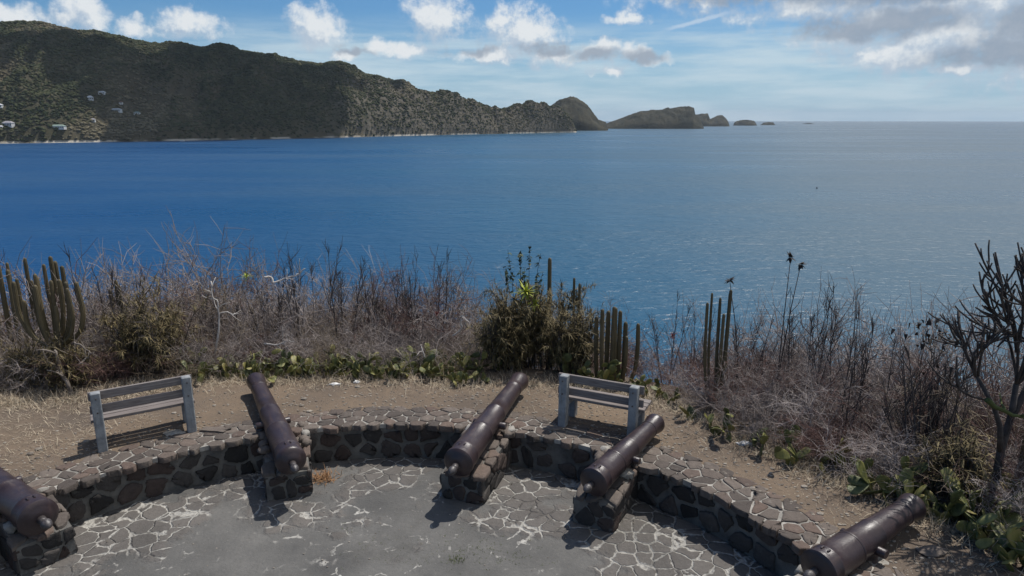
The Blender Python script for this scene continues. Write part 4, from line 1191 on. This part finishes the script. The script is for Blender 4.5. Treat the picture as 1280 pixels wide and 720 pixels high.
lump('stone_slab', 1200, 662, (.05, .04, .02), M['white_litter'], 'tiny white stone on the dirt near the bottom right', 'stone', 0, 9)
lump('stone_slab', 270, 538, (.20, .10, .03), M['stone_top'], 'flat brown stone between the left bench and the leaning cannon', 'stone', 0, 10)
lump('stone_slab', 1165, 690, (.16, .10, .035), M['stone_top'], 'flat brown stone right of the bottom right cannon', 'stone', 0, 12)

# ------------------------------------------------------------------ far land
def shore_y(x):
    return interp(x, [(-1000, 190), (-500, 186), (-160, 183), (0, 179.5), (200, 176.5), (400, 172.5), (560, 168.5), (720, 165.5)])

def land(name, ridge, shore, depth, mat, cols, rows, seed, gully=30.0, lump_=3.0, rocky=None, back=1.6, prof=.9):
    """terrain from its shoreline to its ridge and down the far side; returns sampler data"""
    xs = np.linspace(ridge[0][0], ridge[-1][0], cols)
    G = np.zeros((rows, cols, 3)); rockv = np.zeros((rows, cols)); ribv = np.zeros((rows, cols))
    for i, x in enumerate(xs):
        d0 = atz(x, shore(x), SEA); az = math.atan2(d0.x, d0.y); Ds = math.hypot(d0.x, d0.y)
        dp = depth(x); Dr = Ds + dp
        dr = ray(x, interp(x, ridge)); zr = CAMH + Dr * dr.z / math.hypot(dr.x, dr.y)
        zr = max(zr, SEA - 2)
        for j in range(rows):
            t = j / (rows - 1) * back
            D = Ds - 6 + t * (dp + 6)
            wob = fbm(az * 30, t * 2, 3, seed) * .02
            X = D * math.sin(az + wob * min(1, 4 * t * max(0, 1 - t) + .0) * .3); Yy = D * math.cos(az)
            if t <= 1:
                f = (.03 if rocky else .06) * min(1, t / .02); f = f + (1 - f) * t ** prof
                if rocky: rk_ = rocky(x)
                else: rk_ = 0
                if rk_ > 0:
                    fc = min(1, (t / .55)) ** .6 * .92 + .08 * t; f = f * (1 - rk_) + fc * rk_
                z = SEA - 1 + (zr - SEA + 1) * f
            else:
                z = zr + (SEA - 4 - zr) * ((t - 1) / (back - 1)) ** 1.4
                f = 1
            env = math.sin(PI * min(1, t)) ** .8 if t <= 1 else 0
            g1 = abs(fbm(X * .0036 + t * .3, Yy * .0014, 4, seed + 3))
            g2 = abs(fbm(X * .013, Yy * .006, 3, seed + 6))
            amp = gully * min(1, (zr - SEA) / 120)
            z += env * amp * (.5 - 2.2 * g1) + env * amp * .35 * (.4 - 1.8 * g2)
            z += lump_ * fbm(X * .09, Yy * .09, 3, seed + 8) * min(1, t * 12) + (0 if rocky else 14 * fbm(X * .016, Yy * .016, 5, seed + 2) * min(1, t * 6) * max(.05, env))
            if rocky: z += rk_ * env * 16 * fbm(X * .032 + Yy * .01, Yy * .006, 4, seed + 11)
            if t <= .02: z = min(z, SEA + 1.5)
            G[j, i] = (X, Yy, z)
            if rocky: rockv[j, i] = rocky(x) * (1.15 if t < .6 else max(0, 1.15 - (t - .6) * 3)) + (.9 if t < .01 else 0)
            ribv[j, i] = 1 - min(1, g1 * 3.2) * .75 - min(1, g2 * 2.5) * .25
    mb = MB(); mb.v = [Vector(q) for q in G.reshape(-1, 3)]
    for j in range(rows - 1):
        for i in range(cols - 1): mb.f.append((j * cols + i, j * cols + i + 1, (j + 1) * cols + i + 1, (j + 1) * cols + i))
    o_ = mb.build(name, mat)
    at = o_.data.attributes.new('rock', 'FLOAT', 'POINT'); at.data.foreach_set('value', rockv.reshape(-1).astype(np.float32))
    at = o_.data.attributes.new('gully', 'FLOAT', 'POINT'); at.data.foreach_set('value', ribv.reshape(-1).astype(np.float32))
    tag(o_, kind='structure')
    return o_, G, xs, ribv
RIDGE = [(-1000, 118), (-760, 84), (-560, 62), (-380, 46), (-260, 50), (-160, 42), (-80, 34), (0, 31), (20, 31), (45, 29), (66, 28), (80, 29), (95, 34), (120, 39), (150, 43), (185, 52), (200, 56), (215, 57), (228, 54), (240, 54), (255, 59), (268, 60), (280, 57), (292, 57), (310, 63), (350, 70), (380, 76), (400, 79), (415, 80), (430, 80), (445, 85), (460, 93), (480, 99), (498, 101), (508, 101), (516, 106), (524, 112), (545, 122), (560, 126), (580, 132), (600, 137), (620, 139), (640, 137), (665, 135), (680, 136), (700, 142), (708, 147), (715, 155), (721, 166)]
ROCK = [(-1000, .1), (380, .12), (430, .42), (500, .6), (600, .8), (725, .9)]
hill, GH, HX, RIBV = land('hill', RIDGE, shore_y, lambda x: interp(x, [(-160, 620), (250, 560), (420, 430), (520, 300), (620, 190), (700, 110), (721, 40)]), M['hill'], 960, 120, 3.0, 88, 4.0, lambda x: interp(x, ROCK))
for nm, rg_, sy, dep, cols, sd in (
    ('island', [(655, 150), (672, 140), (690, 131.5), (700, 124.5), (712, 121), (720, 123), (728, 127), (734, 132), (739, 139), (748, 150), (757, 153), (760, 163)], 163.3, 260, 120, 12),
    ('island', [(750, 160.5), (757, 155), (764, 152), (785, 144.5), (800, 139.5), (830, 136.5), (850, 134), (862, 133.5), (866, 135), (868, 143), (874, 148), (877, 154), (880, 161)], 161.0, 300, 150, 15),
    ('island', [(862, 152), (866, 144), (875, 142.5), (884, 142.5), (887, 149), (890, 148), (896, 144.5), (902, 144), (907, 148), (910, 152), (912, 158)], 158.0, 260, 80, 18),
    ('islet', [(918, 157), (920, 151.5), (928, 150), (938, 150.2), (943, 151.5), (946, 157)], 157.0, 120, 40, 21),
    ('islet', [(951, 156.4), (954, 153.5), (960, 152.7), (966, 153), (969, 156.4)], 156.4, 120, 30, 24),
    ('islet', [(1004, 155), (1008, 153.8), (1013, 153.8), (1018, 155)], 155.0, 120, 20, 27)):
    o_, _, _, _ = land(nm, rg_, (lambda x, s=sy: s), (lambda x, d=dep: d), M['island'], cols, 48, sd, 42, 7.0, None, 1.7, .55)

# woods on the far hill: thousands of crowns that read as one cover
def ground_hill(u, t):
    fi = u * (GH.shape[1] - 1); fj = t / 1.6 * (GH.shape[0] - 1)
    i = min(int(fi), GH.shape[1] - 2); j = min(int(fj), GH.shape[0] - 2); a = fi - i; b = fj - j
    return GH[j, i] * (1 - a) * (1 - b) + GH[j, i + 1] * a * (1 - b) + GH[j + 1, i] * (1 - a) * b + GH[j + 1, i + 1] * a * b
rg = random.Random(31); iv = np.array(ICO1[0])
for nm, mt, lab, count, rocky_ in (('hillside_wood', M['forest'], 'scrub and woods covering the far hill', 46000, False), ('headland_scrub', M['scrub'], 'dry low scrub on the rocky headland', 11000, True)):
    mb = MB(); k0 = 0; tries = 0; gvs = []
    while k0 < count and tries < 400000:
        tries += 1
        x = rg.uniform(-330, HX[-1]); t = .004 + rg.random() ** .9 * 1.06
        u = (x - HX[0]) / (HX[-1] - HX[0]); rk_ = interp(x, ROCK) * (1.0 if t < .75 else .6)
        if (rg.random() < rk_ * 1.05) != rocky_: continue
        q = ground_hill(u, t)
        if q[2] < SEA + (3.5 if not rocky_ else 7): continue
        dens = fbm(q[0] * .006, q[1] * .006, 3, 44)
        gv = RIBV[min(RIBV.shape[0] - 1, int(t / 1.6 * RIBV.shape[0])), min(RIBV.shape[1] - 1, int(u * RIBV.shape[1]))]
        if rg.random() > .45 + gv * .6 + dens * .8: continue
        s_ = rg.uniform(2.3, 5.6) * (1.35 if rg.random() < .12 else 1) * (.62 if rocky_ else 1)
        jit = 1 + .28 * np.array([rg.uniform(-1, 1) for _ in range(len(iv))])[:, None]
        vs = iv * jit * np.array([s_, s_, s_ * (rg.uniform(.22, .5) if rocky_ else rg.uniform(.32, .72))]) + q + np.array([0, 0, s_ * (.05 if rocky_ else .18)])
        mb.add([Vector(v_) for v_ in vs], ICO1[1]); k0 += 1; gvs += [gv] * len(vs)
    mb.rib = gvs
    tag(mb.build(nm, mt, None, False), lab, 'woods' if not rocky_ else 'scrub', None, 'stuff')

# houses on the hill
def hit_hill(px_, py_):
    x = min(max(px_, HX[0]), HX[-1]); u = (x - HX[0]) / (HX[-1] - HX[0]); best = None
    for j in range(1, 160):
        t = j / 160.0; q = ground_hill(u, t); d = math.hypot(q[0], q[1])
        el = math.atan2(q[2] - CAMH, d); dr = ray(px_, py_); ey = math.atan2(dr.z, math.hypot(dr.x, dr.y))
        if el >= ey: return Vector(q)
    return Vector(q)

def house(px_, py_, w, d, h, roof, label, rz=0.0, wins=4, porch=True, hip=.35):
    w *= .85; h *= .9
    q = hit_hill(px_, py_); root = empty('house', (q.x, q.y, q.z), rz + math.atan2(-q.x, q.y) * .0)
    tag(root, label, 'house', 'houses on the far hill')
    mb = MB(); mb.box((0, 0, h / 2 - 1.5), (w, d, h + 3)); mb.build('wall', M['white_wall'], root, False)
    mb = MB(); e = .7; rh = d * hip
    vs = [(-w / 2 - e, -d / 2 - e, h), (w / 2 + e, -d / 2 - e, h), (w / 2 + e, d / 2 + e, h), (-w / 2 - e, d / 2 + e, h), (-w / 2 + d * .4, 0, h + rh), (w / 2 - d * .4, 0, h + rh)]
    vs = [Vector(v_) + Vector((0, 0, .02)) for v_ in vs]
    mb.add(vs, [(3, 2, 1, 0), (0, 1, 5, 4), (1, 2, 5), (2, 3, 4, 5), (3, 0, 4)]); mb.build('roof', roof, root, False)
    for i in range(wins):
        mb = MB(); x = -w / 2 + w * (i + .5) / wins; mb.box((x, -d / 2 - .02, h * .48), (w / wins * .55, .16, h * .55)); mb.build('window', M['dark_open'], root, False)
house(7, 134.5, 20, 9, 5, M['roof_pale'], 'long pale house high on the left slope, at the photo edge', .1, 5)
house(15, 158.5, 24, 12, 8, M['roof_grey'], 'big white house with a grey hipped roof near the left shore', .0, 6)
house(5, 161, 10, 8, 3.5, M['roof_pale'], 'small white outbuilding just below the big grey roofed house', .1, 2)
house(76, 161.5, 34, 12, 5, M['roof_green'], 'wide white villa with a green roof above the dark shore cliff', .1, 7, hip=.3)
house(121, 126, 16, 11, 6, M['roof_pale'], 'white gabled house, middle of the upper three on the slope', .5, 3)
house(137, 117.5, 18, 9, 3.5, M['roof_pale'], 'highest house on the slope, mostly a pale roof', .1, 3)
house(151, 139.5, 28, 10, 6, M['roof_pale'], 'long white house with a row of dark openings', -.1, 7, hip=.2)
house(157, 130, 12, 8, 3, M['roof_red'], 'small rust roofed house above the long white one', .2, 2)
house(176, 142.5, 16, 9, 3, M['roof_green'], 'low greenish roof right of the long white house', .1, 3)
house(120, 152, 12, 8, 4, M['roof_grey'], 'small grey house low on the slope between the villa and the long house', .3, 2)

# moored boat by the far shore and a buoy
q = atz(228, 176.6, SEA); root = empty('motor_boat', (q.x, q.y, SEA), .1); tag(root, 'small white boat lying off the far shore', 'boat')
mb = MB(); L, W_ = 11.0, 3.2
sec = [(-L / 2, .85, .2), (-L / 4, 1, .1), (0, 1, .05), (L / 4, .8, .1), (L * .42, .35, .3), (L / 2, .04, .6)]
for (x, s_, zz_) in sec:
    mb.v += [Vector((x, -W_ / 2 * s_, 1.5 + max(0, x) * .08)), Vector((x, -W_ / 2 * s_ * .7, -.1)), Vector((x, 0, -.5 + zz_)), Vector((x, W_ / 2 * s_ * .7, -.1)), Vector((x, W_ / 2 * s_, 1.5 + max(0, x) * .08))]
for i in range(5):
    for j in range(4): mb.f.append((i * 5 + j, (i + 1) * 5 + j, (i + 1) * 5 + j + 1, i * 5 + j + 1))
    mb.f.append((i * 5 + 4, (i + 1) * 5 + 4, (i + 1) * 5, i * 5))
mb.f.append((0, 1, 2, 3, 4)); mb.build('hull', M['boat_white'], root, False)
mb = MB(); mb.box((-.6, 0, 2.1), (4.2, 2.2, 1.3), None, .2); mb.build('cabin', M['boat_white'], root, False)
mb = MB(); mb.box((-.6, -1.12, 2.3), (3.2, .06, .5)); mb.build('window', M['dark_open'], root, False)
q = atz(1021, 235.5, SEA); mb = MB()
mb.lathe([(-.4, .3), (-.3, .62), (0, .7), (.3, .62), (.6, .4), (.75, .2), (1.3, .12), (1.35, .02)], 20)
mb.v = [Vector((v_.x, v_.z, v_.y)) for v_ in mb.v]; mb.f = [tuple(reversed(f)) for f in mb.f]
o_ = mb.build('buoy', M['buoy'], None, True, (q.x, q.y, SEA)); tag(o_, 'lone dark buoy floating on the open water at right', 'buoy')

# sea: one sheet to the horizon
mb = MB(); rings = [0, 60, 200, 500, 1200, 3000, 8000, 20000, 30000]; nn = 64
mb.v.append(Vector((0, 0, SEA)))
for r in rings[1:]:
    for j in range(nn): mb.v.append(Vector((r * math.cos(2 * PI * j / nn), r * math.sin(2 * PI * j / nn), SEA)))
for j in range(nn): mb.f.append((0, 1 + j, 1 + (j + 1) % nn))
for i in range(len(rings) - 2):
    for j in range(nn):
        a = 1 + i * nn; b = a + nn; j2 = (j + 1) % nn; mb.f.append((a + j, b + j, b + j2, a + j2))
tag(mb.build('sea', M['sea']), kind='structure')

# the air between here and the far land
HT = float(GH[:, :, 2].max()) + 45
mb = MB(); mb.box((0, 0, (HT + SEA - 60) / 2), (64000, 64000, HT - SEA + 60))
tag(mb.build('haze', M['haze'], None, False), 'thin sea haze between the battery and the far land', 'haze', None, 'stuff')

# clouds high over the bay that shade the far hill
def cloud(targets, zc_, seed):
    rg = random.Random(seed); mb = MB(); c0 = None
    for (px_, py_, s_) in targets:
        q = hit_hill(px_, py_); t = (zc_ - q.z) / SUN.z; P_ = q + SUN * t
        if c0 is None: c0 = P_.copy()
        for a in range(5):
            off = Vector((rg.gauss(0, .42) * s_, rg.gauss(0, .42) * s_, rg.uniform(-.1, .3) * s_ * .6)); rr = s_ * rg.uniform(.5, .8)
            vs = []
            for v_ in ICO3[0]:
                v_ = Vector(v_); n_ = 1 + .34 * fbm(v_.x * 1.6 + off.x * .01, v_.y * 1.6 + v_.z * 1.3, 4, seed + a)
                vs.append(Vector((v_.x * rr * n_, v_.y * rr * n_, v_.z * rr * .5 * n_)) + P_ + off - c0)
            mb.add(vs, ICO3[1])
    o_ = mb.build('cloud', M['cloud'], None, True, c0); tag(o_, kind='structure')
cloud([(150, 70, 120), (240, 80, 130), (300, 90, 130), (360, 110, 130), (270, 130, 140), (340, 140, 130), (385, 150, 90), (200, 120, 120), (330, 75, 100), (230, 155, 110), (300, 160, 120)], 1050, 5)
cloud([(62, 50, 66), (12, 66, 42), (108, 52, 72), (152, 112, 55), (436, 94, 55), (492, 106, 40), (-50, 75, 80)], 1150, 9)

# ------------------------------------------------------------------ sky
w = bpy.data.worlds.new('World'); SC.world = w; w.use_nodes = True
nt = w.node_tree; nt.nodes.clear(); k = NT(nt)
out = k.n('ShaderNodeOutputWorld'); bg = k.n('ShaderNodeBackground'); nt.links.new(bg.outputs[0], out.inputs[0])
sky = k.n('ShaderNodeTexSky', sky_type='NISHITA', sun_disc=False, sun_elevation=SUN_EL, sun_rotation=SUN_AZ, altitude=50, air_density=1.0, dust_density=0.6, ozone_density=2.0)
SKYS = 0.06
def rad_(c): return (c[0] / SKYS, c[1] / SKYS, c[2] / SKYS, 1)     # colour wanted in the picture -> colour before the background strength
# cloud cover, described by where it stands in the sky (azimuth, elevation)
BL = [(22, 19, 30, 9), (98, 14, 18, 20), (165, 36, 14, 12), (236, 31, 28, 12), (395, 33, 24, 20), (547, 20, 28, 20), (655, 40, 36, 22), (625, 22, 13, 13), (610, 68, 36, 8), (688, 68, 22, 12), (780, 23, 20, 7), (440, 62, 20, 6), (748, 66, 30, 9), (800, 68, 26, 9), (765, 90, 16, 6), (500, 60, 34, 8),
      (1095, 28, 66, 26), (1190, 40, 80, 34), (1290, 44, 80, 40), (1135, 68, 50, 16), (1205, 86, 40, 6), (960, -10, 110, 14), (1100, -15, 150, 25), (1250, -10, 150, 30), (1010, 12, 40, 10)]
GR = [(440, 62, 24, 7), (745, 70, 40, 8), (805, 68, 30, 9), (690, 60, 40, 9), (585, 60, 40, 8), (960, -6, 120, 13), (1050, 36, 70, 13), (1130, 28, 80, 16), (1235, 72, 60, 12), (1270, 65, 50, 20), (1290, 30, 40, 22), (1150, -10, 120, 14)]
grp = bpy.data.node_groups.new('cloud_cover', 'ShaderNodeTree')
grp.interface.new_socket('uv', in_out='INPUT', socket_type='NodeSocketVector')
grp.interface.new_socket('cover', in_out='OUTPUT', socket_type='NodeSocketFloat')
g = NT(grp); gi = g.n('NodeGroupInput'); go = g.n('NodeGroupOutput')
warp = g.vmath('SUBTRACT', g.noise(gi.outputs[0], 22, 4, 0.6, color=True), (0.5, 0.5, 0.5))
wsc = g.n('ShaderNodeVectorMath', operation='SCALE'); g.put(wsc.inputs[0], warp); wsc.inputs['Scale'].default_value = 0.05
uv = g.vmath('ADD', gi.outputs[0], wsc.outputs[0])
def blobs(kk, uv_, lst):
    acc = None
    for (x, y, sx, sy) in lst:
        a, e = azel(x, y)
        dl = kk.vmath('LENGTH', kk.vmath('MULTIPLY', kk.vmath('SUBTRACT', uv_, (a, e, 0)), (FPX / sx, FPX / sy, 0)))
        v_ = kk.math('SUBTRACT', 1.0, kk.math('MULTIPLY', dl, .55))
        acc = v_ if acc is None else kk.math('MAXIMUM', acc, v_)
    return acc
acc = blobs(g, uv, BL)
fb = g.noise(gi.outputs[0], 46, 9, 0.66)
den = g.math('ADD', g.math('MAXIMUM', acc, 0.0), g.math('MULTIPLY', g.math('SUBTRACT', fb, 0.5), 1.6))
g.put(go.inputs[0], g.math('MULTIPLY', den, g.step(acc, 0.0, 0.15)))
dirv = tc(k, 'Generated')
sep = k.n('ShaderNodeSeparateXYZ'); k.put(sep.inputs[0], dirv)
az = k.math('ARCTAN2', sep.outputs[0], sep.outputs[1]); el = k.math('ARCSINE', sep.outputs[2])
cmb = k.n('ShaderNodeCombineXYZ'); k.put(cmb.inputs[0], az); k.put(cmb.inputs[1], el)
UV = cmb.outputs[0]
def cover(vec):
    nd = k.n('ShaderNodeGroup', node_tree=grp); k.put(nd.inputs[0], vec); return nd.outputs[0]
d0 = cover(UV); d1 = cover(k.vmath('ADD', UV, (0.010, 0.020, 0)))
alpha = k.math('MULTIPLY', k.step(d0, 0.0, 0.78), 0.95)
lit = k.step(k.math('SUBTRACT', d0, d1), -0.30, 0.42)
gacc = k.math('MAXIMUM', blobs(k, k.vmath('ADD', UV, k.vmath('MULTIPLY', k.vmath('SUBTRACT', k.noise(UV, 26, 4, color=True), (.5, .5, .5)), (.05, .03, 0))), GR), 0.0)
greyf = k.step(k.math('ADD', gacc, k.math('MULTIPLY', k.math('SUBTRACT', k.noise(UV, 30, 5), .5), .5)), 0.25, 0.75)
cl = k.mix(lit, rad_((0.47, 0.56, 0.67)), rad_((0.80, 0.83, 0.85)))
cl = k.mix(k.math('MULTIPLY', greyf, 0.85), cl, rad_((0.27, 0.33, 0.42)))
# overhead cloud field, denser to the right
pl = k.vmath('MULTIPLY', dirv, (1, 1, 0)); dv = k.n('ShaderNodeVectorMath', operation='SCALE'); k.put(dv.inputs[0], pl); k.put(dv.inputs['Scale'], k.math('DIVIDE', 1.0, k.math('ADD', k.math('MAXIMUM', sep.outputs[2], 0.0), 0.12)))
on = k.noise(dv.outputs[0], 0.9, 7, 0.6)
side = k.math('MULTIPLY', k.step(az, -0.15, 0.55), 0.14)
oc = k.math('MULTIPLY', k.step(k.math('ADD', on, side), 0.56, 0.68), k.step(el, 0.17, 0.30))
ocol = k.mix(k.noise(dv.outputs[0], 2.2, 5), rad_((0.45, 0.49, 0.55)), rad_((0.95, 0.95, 0.95)))
# thin veil and streaks
vm = k.n('ShaderNodeMapping'); k.put(vm.inputs[0], UV); vm.inputs['Scale'].default_value = (5, 40, 1); vm.inputs['Rotation'].default_value = (0, 0, R(5))
vn = k.noise(vm.outputs[0], 1.0, 6, 0.6)
vband = k.math('MULTIPLY', k.step(el, 0.145, 0.09), k.step(az, -0.62, -0.25))
veil = k.math('MULTIPLY', k.math('ADD', k.math('MULTIPLY', k.step(vn, 0.34, 0.66), 0.72), 0.14), vband)
hz = k.math('MULTIPLY', k.step(el, 0.13, -0.01), 0.72)
skyc = sky.outputs[0]
skyc = k.mix(1.0, skyc, (0.64, 1.10, 1.52, 1), 'MULTIPLY')
skyc = k.mix(hz, skyc, rad_((0.36, 0.56, 0.74)))
skyc = k.mix(veil, skyc, rad_((0.56, 0.69, 0.77)))
# contrail
a, e = azel(873, 26); ct = k.vmath('SUBTRACT', UV, (a, e, 0)); cr_ = k.n('ShaderNodeVectorRotate', rotation_type='Z_AXIS'); k.put(cr_.inputs[0], ct); cr_.inputs['Angle'].default_value = R(-13)
cs = k.n('ShaderNodeSeparateXYZ'); k.put(cs.inputs[0], cr_.outputs[0])
con = k.math('MULTIPLY', k.step(k.math('ABSOLUTE', k.math('ADD', cs.outputs[1], k.math('MULTIPLY', k.math('SUBTRACT', k.noise(UV, 60, 3), .5), .006))), 0.004, 0.0005), k.step(k.math('ABSOLUTE', cs.outputs[0]), 0.055, 0.02))
skyc = k.mix(k.math('MULTIPLY', con, 0.45), skyc, rad_((0.72, 0.78, 0.85)))
skyc = k.mix(alpha, skyc, cl)
skyc = k.mix(oc, skyc, ocol)
bg.inputs[1].default_value = SKYS
k.put(bg.inputs[0], skyc)
# the colours above are final sky radiance; the sky itself enters at strength SKYS

sun = bpy.data.lights.new('sun', 'SUN'); sun.energy = 4.5; sun.angle = R(0.53); sun.color = (1.0, 0.955, 0.89)
so = bpy.data.objects.new('sun', sun); COL.objects.link(so); so.rotation_euler = SUN.to_track_quat('Z', 'Y').to_euler(); so.location = SUN * 200

cam = bpy.data.cameras.new('camera'); cam.sensor_width = 36; cam.lens = 36 * FPX / 1280; cam.clip_start = .1; cam.clip_end = 200000
co = bpy.data.objects.new('camera', cam); COL.objects.link(co); co.location = (0, 0, CAMH); co.rotation_euler = (PI / 2 - PITCH, 0, 0)
SC.camera = co
SC.view_settings.view_transform = 'Standard'; SC.view_settings.look = 'None'; SC.view_settings.exposure = 0; SC.view_settings.gamma = 1
SC.view_settings.use_curve_mapping = False
